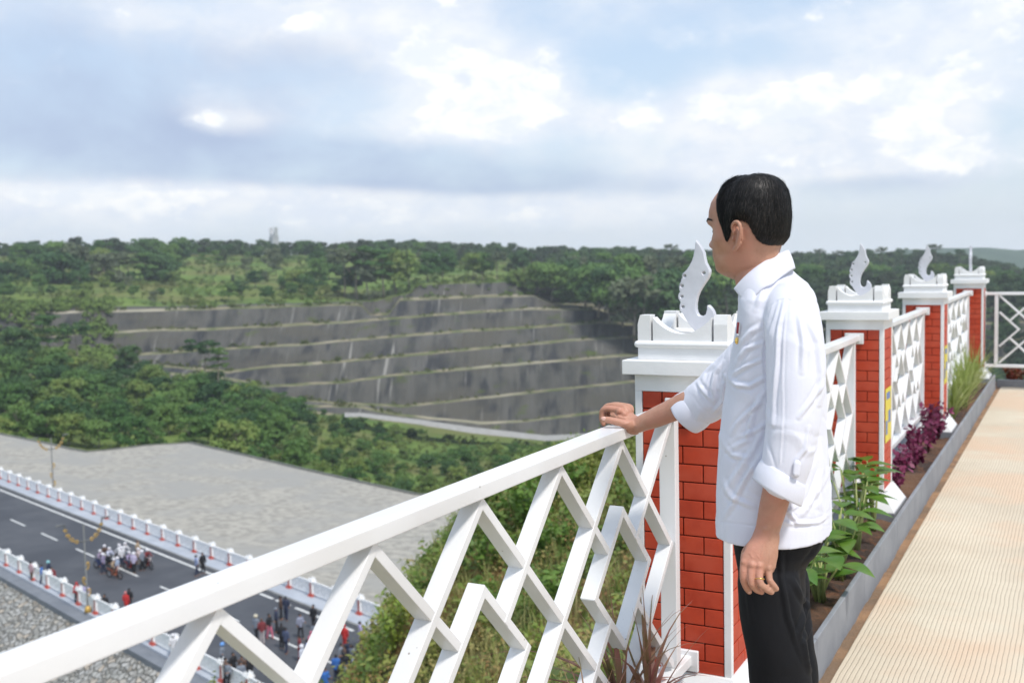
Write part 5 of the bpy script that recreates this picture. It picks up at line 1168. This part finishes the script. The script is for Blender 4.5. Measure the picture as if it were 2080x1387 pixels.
for pl,w_,a in ((Z3((930,720),(930,900),(960,1080),(1010,1220),(1060,1330)),8,.005),(Z3((1130,720),(1080,800),(1040,840)),7,.005),(Z3((980,900),(1020,980),(1060,1040)),8,.005),(Z3((1060,1000),(1010,1150),(1040,1260)),7,.006),(Z3((1070,1100),(1030,1200),(1060,1330)),6,.005),(Z3((740,760),(770,900),(790,1100)),8,.003)): fold(pl,w_,a)
V=V+N_*disp[:,None]; part('trousers',V,F,trm)
# shoes
for A,sgn in ((LA,-.03),(RA_,.03)):
    sk=Sk(); sk.etube([A+Vector((.055,0,-.045)),A+Vector((-.02,0,-.040)),A+Vector((-.11,sgn*.6,-.050)),A+Vector((-.20,sgn,-.056))],[(.034,.032),(.038,.038),(.046,.028),(.034,.020)],(0,1,0),n=24); V,F,_n=fuse(sk,.005,3); part('shoe',V,F,mat('black_leather',(.01,.01,.01),rough=.25))
# service medal on the left breast
def quadp(name,pts,dd,m,lift):
    a=[surf(x_,y_,lift) for x_,y_ in pts]; v=a+[p-CF*dd for p in a]; mb=MB(); mb.add(v,[(0,1,2,3),(7,6,5,4),(0,4,5,1),(1,5,6,2),(2,6,7,3),(3,7,4,0)]); o=mb.build(name,m,man); o.location=-ML; return o
quadp('medal_ribbon',[(1497.5,654),(1501.5,655),(1499.5,678),(1495,677)],.002,mat('ribbon_red',(.26,.010,.018),rough=.5),.002)
quadp('medal_ribbon_edge',[(1501.8,655),(1504,656),(1501,680),(1499.8,679)],.002,mat('ribbon_white',(.75,.72,.70),rough=.5),.003)
s_=Sk(); s_.ell(surf(1496.5,692,.005),CR*.0045,CU*.0078,CF*.002,10); part('medal',s_.v,s_.f,gold)
s_=Sk(); s_.ell(surf(1498.5,682,.005),CR*.003,CU*.0045,CF*.0015,8); part('medal_clasp',s_.v,s_.f,mat('silver',(.5,.5,.52),rough=.3,metal=1))
# ================================================================ road furniture and people below
cl_=lambda n,c,r=.7: mat(n,c,rough=r)
rr=mat('road_pillar_red',(.44,.075,.05),(.36,.055,.04),sc=3,rough=.7); rw=mat('road_fence_white',(.82,.82,.82),rough=.6)
def road_pillar():
    root=empty('pillar'); 
    mb=MB(); mb.box(-.15,.15,-.15,.15,.16,1.05); mb.build('shaft',rr,root)
    MB().frus((-.28,.28,-.28,.28,0),(-.16,.16,-.16,.16,.22)).build('base',rr,root)
    mb=MB(); mb.box(-.25,.25,-.25,.25,1.05,1.17); mb.box(-.19,.19,-.19,.19,1.17,1.24)
    for sx in (-1,1):
        for sy in (-1,1): a,b=sorted((sx*.08,sx*.19)); c,d=sorted((sy*.08,sy*.19)); mb.box(a,b,c,d,1.24,1.36)
    mb.build('cap',rw,root)
    mb=MB()
    for sx in (-1,1):
        a,b=sorted((sx*.125,sx*.155))
        mb.box(a,b,-.155,.155,.17,1.052)
    mb.build('corner_trim',rw,root); return reg(root)
def road_panel():
    root=empty('lattice_fence'); MB().box(-1.36,1.36,-.05,.05,1.02,1.10).build('top_rail',rw,root); MB().box(-1.36,1.36,-.05,.05,.12,.20).build('bottom_rail',rw,root)
    mb=MB(); lattice(mb,th=.078,dp=.030); o=mb.build('lattice',rw,root); me=o.data; co=np.array([v.co for v in me.vertices]); co[:,0]*=1.14; co[:,2]=(co[:,2]+.51)/.76*.80+1.0; me.vertices.foreach_set('co',co.ravel().astype(np.float32)); me.update(); return reg(root)
rpil,rpan=road_pillar(),road_panel(); rz=math.atan2(RD.y,RD.x); first=[True,True]
def place(proto,k,loc,rz,label,cat,group):
    o=proto if first[k] else copy_tree(proto); first[k]=False; o.location=loc; o.rotation_euler=(0,0,rz); return tag(o,label,cat,group)
for i in range(-15,32):
    place(rpil,0,rp(3*i,0,.16),rz,'small red pillar with white cap in the row on the far side of the road','pillar','pillars on the far side of the road')
    place(rpan,1,rp(3*i+1.5,0,.16),rz,'white fence panel in the row on the far side of the road','fence panel','fence panels on the far side of the road')
for i in range(-16,18):
    place(rpil,0,rp(36.97+3*i,12.68,.16),rz,'small red pillar with white cap in the row on the near side of the road','pillar','pillars on the near side of the road')
    place(rpan,1,rp(36.97+3*i+1.5,12.68,.16),rz,'white fence panel in the row on the near side of the road','fence panel','fence panels on the near side of the road')
bronze=mat('lamp_bronze',(.10,.11,.115),(.16,.16,.15),sc=4,rough=.5,metal=.3); goldp=mat('lamp_gold',(.62,.40,.10),(.45,.28,.07),sc=8,rough=.4,metal=.3)
def lamp(loc,rzv,H,label):
    root=empty('street_lamp',loc,rzv,label,'street lamp','ornamental street lamps on the road')
    mb=MB(); mb.tube([(0,0,0),(0,0,.5),(0,0,.55),(0,0,H)],[.16,.13,.075,.05],10); mb.build('pole',bronze,root,smooth=True)
    MB().tube([(0,0,0),(0,0,.25),(0,0,.5)],[.26,.22,.12],10).build('base',goldp,root,smooth=True)
    for sg in (1,-1):
        pts=[(0,sg*(.02+1.35*math.sin(t)**1.0),H*.80+H*.26*(1-math.cos(t))) for t in np.linspace(0,1.45,12)]
        arm=MB().tube(pts,.05,6).build('arm',bronze,root,smooth=True)
        for t,r in ((3,.15),(5,.17),(7,.15),(9,.12)):
            p=Vector(pts[t]); sp_=[p+Vector((0,sg*(r*(1-a/9)*math.cos(a)),-r*.6+r*(1-a/9)*math.sin(a))) for a in np.linspace(0,6,14)]; MB().tube(sp_,.055,5).build('gold_curl',goldp,arm,smooth=True)
        e=Vector(pts[-1]); s_=Sk(); s_.ell(e+Vector((0,sg*.25,-.03)),(.12,0,0),(0,.36,0),(0,0,.07),8); o=mesh('lamp_head',s_.v,s_.f,bronze,root,True)
    for k,z in enumerate((.22,.36,.52)): 
        sg=(-1)**k; c_=[(0,sg*(.22-.16*math.cos(a))*(1-a/8),H*z+.26*math.sin(a)) for a in np.linspace(0,5,12)]; MB().tube(c_,.05,5).build('gold_curl',goldp,root,smooth=True)
lamp(rp(54.2,13.02,.16),rz,6.4,'ornamental lamp post with golden curls on the near side of the road'); lamp(rp(12.2,-.42,.16),rz,6.4,'pale ornamental lamp post with golden curls on the far side of the road')
# ---- small people: a body with clothes, three poses
objm=lambda n,r=.8: mat(n,(1,1,1),(.8,.8,.8),sc=6,rough=r,obj=True)
pshirt,ptrou,phair,pskin=objm('crowd_shirt'),objm('crowd_trousers'),objm('crowd_headwear',.6),mat('crowd_skin',(.36,.19,.12),rough=.6)
def small_person(k):
    root=empty('person'); st=[.06,.11,.16][k]; sw=[.05,-.12,.22][k]
    hL,hR=Vector((0,.085,.88)),Vector((0,-.085,.88)); fL,fR=Vector((st,.09,.05)),Vector((-st,-.09,.05)); kL,kR=(hL+fL)/2+Vector((.03,0,0)),(hR+fR)/2+Vector((.02,0,0))
    aL=[Vector((0,.185,1.37)),Vector((.0,.235,1.10)),Vector((.10+sw,.215,.90 if k<2 else 1.12))]; aR=[Vector((0,-.185,1.37)),Vector((0,-.24,1.10)),Vector((.08-sw*.4,-.22,.88 if k!=1 else 1.08))]
    b=Sk(); b.ell((.015,0,1.565),(.095,0,0),(0,.075,0),(0,0,.115),8); b.etube([(0,0,1.30),(0,0,1.48)],[.06,.05],(0,1,0),n=10)
    for a in (aL,aR): b.etube(a,[.045,.04,.03],(1,0,0),n=8); b.ell(a[2]+Vector((.02,0,-.05)),(.025,0,0),(0,.018,0),(0,0,.06),6)
    for h,kn_,f in ((hL,kL,fL),(hR,kR,fR)): b.etube([h,kn_,f],[.06,.05,.04],(1,0,0),n=8); b.etube([f+Vector((-.05,0,-.02)),f+Vector((.15,0,-.03))],[.035,.03],(0,1,0),n=8)
    b.etube([(0,0,.86),(0,0,1.38)],[(.12,.08),(.14,.08)],(0,1,0),n=12); V,F,_=fuse(b,.022,2); mesh('body',V,F,pskin,root,True)
    b=Sk(); b.etube([(0,0,.84),(0,0,1.05),(.01,0,1.30),(0,0,1.42)],[(.165,.115),(.16,.11),(.19,.12),(.13,.085)],(0,1,0),n=16)
    for a in (aL,aR): b.etube([a[0],a[1],a[1].lerp(a[2],.35 if k else .9)],[.065,.06,.055],(1,0,0),n=10)
    V,F,_=fuse(b,.026,3); mesh('shirt',V,F,pshirt,root,True)
    b=Sk(); b.etube([(0,0,.82),(0,0,.93)],[(.16,.11),(.16,.11)],(0,1,0),n=14)
    for h,kn_,f in ((hL,kL,fL),(hR,kR,fR)): b.etube([h,kn_,f+Vector((0,0,.04))],[.09,.075,.062],(1,0,0),n=10)
    V,F,_=fuse(b,.026,3); mesh('trousers',V,F,ptrou,root,True)
    b=Sk(); b.ell((-.012,0,1.605),(.112,0,0),(0,.092,0),(0,0,.105),8); 
    if k==1: b.etube([(.0,0,1.60),(.02,0,1.615)],[(.15,.13),(.15,.13)],(0,1,0),n=12)
    V,F,_=fuse(b,.016,2); mesh('headwear' if k==1 else 'hair',V,F,phair,root,True)
    return reg(root)
PP=[small_person(k) for k in range(3)]; used=[False]*3
W_,D_,N_vy,RDc,BL,PK,LV,GY,TN,CY,BR,MR=(.72,.72,.75),(.018,.018,.022),(.025,.035,.075),(.55,.03,.03),(.04,.16,.50),(.62,.16,.24),(.50,.44,.66),(.22,.25,.30),(.40,.30,.20),(.25,.52,.56),(.12,.07,.05),(.22,.035,.04)
bpy.context.view_layer.update()
LASTP=[None]
def person(x,y,k,sh,tr_,ha,label,group=None,sc=1.0):
    r=ray(x,y); p=r*((RZ+1.60*sc)/r.z); o=PP[k] if not used[k] else copy_tree(PP[k]); used[k]=True
    LASTP[0]=o; o.location=(p.x,p.y,RZ); o.rotation_euler=(0,0,rs.uniform(0,2*PI)); o.scale=(sc,sc,sc); tag(o,label,'person',group)
    for ch in C_KIDS(o):
        n_=ch.name.split('.')[0]; c=sh if n_=='shirt' else tr_ if n_=='trousers' else ha if n_ in('hair','headwear','helmet') else (1,1,1); ch.color=(*c,1)
def C_KIDS(o): return [c for c in o.children]
# ---- motorcycles and their riders
tyre=mat('tyre_rubber',(.02,.02,.02),rough=.8); rimm=mat('wheel_rim',(.4,.4,.42),rough=.3,metal=.8); paint=mat('bike_paint',(1,1,1),rough=.3,obj=True); vin=mat('seat_vinyl',(.015,.015,.015),rough=.5); lens=mat('lamp_glass',(.7,.7,.65),rough=.1)
def motorcycle():
    root=empty('motorcycle')
    for x in (-.62,.62):
        r=.27; w_=MB().tube([(x+r*math.cos(a),0,.30+r*math.sin(a)) for a in np.linspace(0,2*PI,21)],.045,7,cap=False).build('wheel',tyre,root,smooth=True)
        mb=MB()
        for a in np.linspace(0,PI,6)[:-1]: mb.bar((x-.24*math.cos(a),0,.30-.24*math.sin(a)),(x+.24*math.cos(a),0,.30+.24*math.sin(a)),(0,.008,0),(.008*math.sin(a),0,-.008*math.cos(a)))
        mb.build('rim',rimm,w_)
    b=Sk(); b.etube([(-.75,0,.72),(-.35,0,.66),(0,0,.50),(.30,0,.62),(.46,0,.92)],[(.06,.06),(.11,.10),(.12,.12),(.13,.07),(.09,.07)],(0,1,0),n=12); b.etube([(-.2,0,.35),(.15,0,.35)],[(.12,.12),(.12,.12)],(0,1,0),n=10); V,F,_=fuse(b,.025,2); mesh('body',V,F,paint,root,True)
    b=Sk(); b.etube([(-.66,0,.80),(-.30,0,.76),(.05,0,.74)],[(.09,.045),(.12,.05),(.09,.045)],(0,1,0),n=12); V,F,_=fuse(b,.025,2); mesh('seat',V,F,vin,root,True)
    MB().tube([(.34,-.34,1.02),(.44,-.12,.98),(.44,.12,.98),(.34,.34,1.02)],.018,6).build('handlebar',rimm,root,smooth=True)
    mb=MB(); mb.tube([(.62,.07,.30),(.46,.07,.90)],.022,6); mb.tube([(.62,-.07,.30),(.46,-.07,.90)],.022,6); mb.build('fork',rimm,root,smooth=True)
    b=Sk(); b.ell((.53,0,.90),(.05,0,0),(0,.075,0),(0,0,.06),6); mesh('headlight',b.v,b.f,lens,root,True)
    return reg(root)
def rider():
    root=empty('person'); b=Sk(); b.ell((.03,0,1.47),(.10,0,0),(0,.078,0),(0,0,.115),8); b.etube([(-.02,0,1.20),(.02,0,1.40)],[.06,.05],(0,1,0),n=10); b.etube([(-.18,0,.84),(-.02,0,1.28)],[(.12,.08),(.14,.08)],(0,1,0),n=12)
    arms=[[Vector((-.03,s*.19,1.27)),Vector((.13,s*.25,1.05)),Vector((.34,s*.28,1.04))] for s in (1,-1)]; legs=[[Vector((-.18,s*.09,.84)),Vector((.22,s*.17,.74)),Vector((.06,s*.16,.33))] for s in (1,-1)]
    for a in arms: b.etube(a,[.045,.04,.032],(0,0,1),n=8)
    for l in legs: b.etube(l,[.06,.05,.04],(0,1,0),n=8); b.etube([l[2]+Vector((-.04,0,-.03)),l[2]+Vector((.16,0,-.04))],[.035,.03],(0,1,0),n=8)
    V,F,_=fuse(b,.022,2); mesh('body',V,F,pskin,root,True)
    b=Sk(); b.etube([(-.19,0,.82),(-.14,0,1.0),(-.04,0,1.22),(-.01,0,1.33)],[(.165,.12),(.165,.115),(.195,.12),(.13,.085)],(0,1,0),n=16)
    for a in arms: b.etube([a[0],a[1],a[1].lerp(a[2],.7)],[.065,.06,.052],(0,0,1),n=10)
    V,F,_=fuse(b,.026,3); mesh('shirt',V,F,pshirt,root,True)
    b=Sk(); b.etube([(-.22,0,.84),(-.10,0,.86)],[(.16,.11),(.16,.11)],(0,1,0),n=14)
    for l in legs: b.etube([l[0],l[1],l[2]+Vector((0,0,.04))],[.09,.078,.062],(0,1,0),n=10)
    V,F,_=fuse(b,.026,3); mesh('trousers',V,F,ptrou,root,True)
    b=Sk(); b.ell((.005,0,1.525),(.135,0,0),(0,.125,0),(0,0,.125),8); V,F,_=fuse(b,.02,2); mesh('helmet',V,F,phair,root,True); return reg(root)
MC,RI=motorcycle(),rider(); PP.append(RI); used.append(False); mcu=[False]
bpy.context.view_layer.update()
BIKES=((203,1119,(.30,.24,.34),N_vy,(.05,.08,.25)),(212,1109,BR,D_,D_),(231,1136,TN,BR,(.45,.12,.05)),(242,1107,W_,D_,(.35,.36,.38)),(222,1114,(.60,.62,.76),D_,(.04,.05,.06)),(262,1122,(.35,.30,.45),N_vy,(.35,.03,.03)),(254,1104,W_,GY,D_),(281,1115,(.55,.45,.44),BR,(.30,.28,.26)),(299,1117,MR,D_,(.25,.04,.04)))
for i,(x,y,sh,tr_,pc) in enumerate(BIKES):
    r=ray(x,y); p=r*((RZ+1.50)/r.z); rzz=rz+rs.uniform(-.35,.35)+(PI if i%4==3 else 0)
    m_=MC if not mcu[0] else copy_tree(MC); mcu[0]=True; m_.location=(p.x,p.y,RZ); m_.rotation_euler=(0,0,rzz); tag(m_,'motorcycle in the bunch of riders in white helmets on the road','motorcycle','motorcycles bunched on the road')
    for ch in m_.children:
        if ch.name.startswith('body'): ch.color=(*pc,1)
    person(x,y,3,sh,tr_,(.80,.78,.82),'rider in a white helmet in the bunch of motorcycles on the road','riders in white helmets on the road'); 
    q=LASTP[0]; q.location=(p.x,p.y,RZ); q.rotation_euler=(0,0,rzz)
GB='people in white caps among the motorcycles'
for (x,y,sh,tr_) in ((209,1125,(.30,.26,.40),N_vy),(238,1133,(.35,.42,.55),BR),(246,1112,W_,N_vy),(271,1124,(.55,.50,.68),D_),(288,1119,GY,D_)):
    person(x,y,1,sh,tr_,(.80,.78,.82),'person in a white cap standing among the motorcycles in the middle of the road',GB)
for a in ((279,1099,0,TN,TN,BR,'person in tan clothes at the back of the bunch of white caps'),
 (398,1129,2,(.30,.36,.55),N_vy,D_,'person in pale blue and navy standing on the far edge line of the road'),(411,1124,0,D_,D_,D_,'person in black standing on the far edge line beside the one in blue'),
 (255,1203,0,RDc,RDc,(.60,.2,.2),'person in a red shirt alone on the near lane of the road'),(262,1196,2,D_,D_,D_,'person in black beside the one in red on the near lane'),
 (212,1208,0,D_,D_,D_,'person in black behind the near fence, right of the lamp post'),
 (62,1142,0,(.45,.30,.34),BR,D_,'person in a pinkish shirt behind the near fence, farthest left'),(84,1148,2,BL,N_vy,D_,'person in a bright blue shirt behind the near fence'),(98,1141,1,N_vy,N_vy,CY,'person under a turquoise hat behind the near fence'),(105,1153,0,MR,D_,D_,'person in dark red right of the turquoise hat'),
 (155,1184,0,RDc,D_,RDc,'person in bright red behind the near fence, left of the lamp post'),(174,1187,0,LV,GY,TN,'person in a lilac shirt behind the near fence, beside the lamp post'),
 (519,1251,1,GY,D_,(.60,.55,.42),'person in a beige hat and grey jacket walking on the road'),(531,1258,0,MR,(.5,.45,.45),BR,'person in dark red right of the beige hat'),(546,1248,2,D_,PK,D_,'person in a black top and pink trousers'),
 (560,1236,0,N_vy,D_,GY,'person in navy right of the pink trousers'),(569,1212,0,BR,D_,D_,'person in dark brown near the far edge line'),(580,1213,2,N_vy,N_vy,D_,'person in navy near the far edge line, beside the one in brown'),
 (636,1230,0,D_,D_,D_,'thin dark figure on the far kerb, left of the slanted rail'),(609,1248,2,(.30,.32,.42),D_,D_,'person with grey bags in the middle of the road'),(571,1267,0,D_,D_,D_,'person in black near the short centre dashes'),(580,1276,2,(.07,.09,.16),N_vy,D_,'person in dark blue near the short centre dashes'),
 (639,1266,0,GY,D_,D_,'person in grey close to the slanted rail'),(608,1292,0,MR,MR,D_,'person in maroon in front of the white robe'),(632,1284,0,PK,PK,PK,'person in bright pink half hidden by the slanted rail'),(624,1301,2,(.20,.26,.52),N_vy,D_,'person in violet blue beside the white robe'),
 (613,1312,1,(.66,.70,.80),(.66,.70,.80),(.75,.77,.82),'person dressed all in white in the middle of the near crowd'),
 (699,1270,0,RDc,RDc,RDc,'person in red on the pavement right of the second slanted rail'),(731,1264,2,(.52,.48,.78),LV,D_,'person in lilac on the far pavement'),(776,1256,0,(.06,.07,.12),D_,BR,'person in navy by the last far pillar'),(782,1282,0,RDc,RDc,(.6,.25,.2),'person in red at the right end of the crowd'),
 (796,1282,1,W_,W_,W_,'person in white at the right end of the crowd'),(756,1272,1,W_,W_,W_,'person in white beside the lilac shirt'),(768,1268,1,(.6,.62,.62),W_,W_,'person in off-white between two others in white'),(744,1278,0,(.45,.46,.44),GY,D_,'person in pale grey in front of the lilac shirt'),
 (682,1331,0,BL,N_vy,D_,'person in bright blue low between the slanted rails'),(660,1358,2,BL,BL,D_,'person in bright blue lowest of the crowd'),(451,1308,1,GY,D_,(.15,.35,.75),'person under a blue hat behind the near fence'),(351,1290,1,W_,W_,W_,'person in white leaning by the near fence below the top rail')):
    person(*a)
for i in range(34):
    x=rs.uniform(690,792); y=rs.uniform(1292,1345)+ (790-x)*.1
    person(x,y,rs.choice([0,2]),rs.choice([D_,D_,N_vy,GY,BR]),D_,D_,'person in dark clothes in the dense crowd at the end of the road','people in the dense crowd at the end of the road')
for i in range(10):
    person(rs.uniform(455,510),rs.uniform(1318,1350),rs.choice([0,2]),rs.choice([D_,N_vy,BR,GY]),D_,D_,'person in dark clothes in the crowd behind the near fence','people in the crowd behind the near fence')
# ================================================================ the air
hm=bpy.data.materials.new('haze'); hm.use_nodes=True; hn=hm.node_tree.nodes; hn.clear(); ho=hn.new('ShaderNodeOutputMaterial'); hv=hn.new('ShaderNodeVolumePrincipled')
hv.inputs['Color'].default_value=(.90,.96,1.0,1); hv.inputs['Density'].default_value=.00026; hv.inputs['Anisotropy'].default_value=.2; hm.node_tree.links.new(hv.outputs[0],ho.inputs['Volume'])
tag(MB().box(-2250,2250,-750,2250,-66,60).build('haze',hm),'pale blue haze in the air over the valley','haze',None,'stuff')
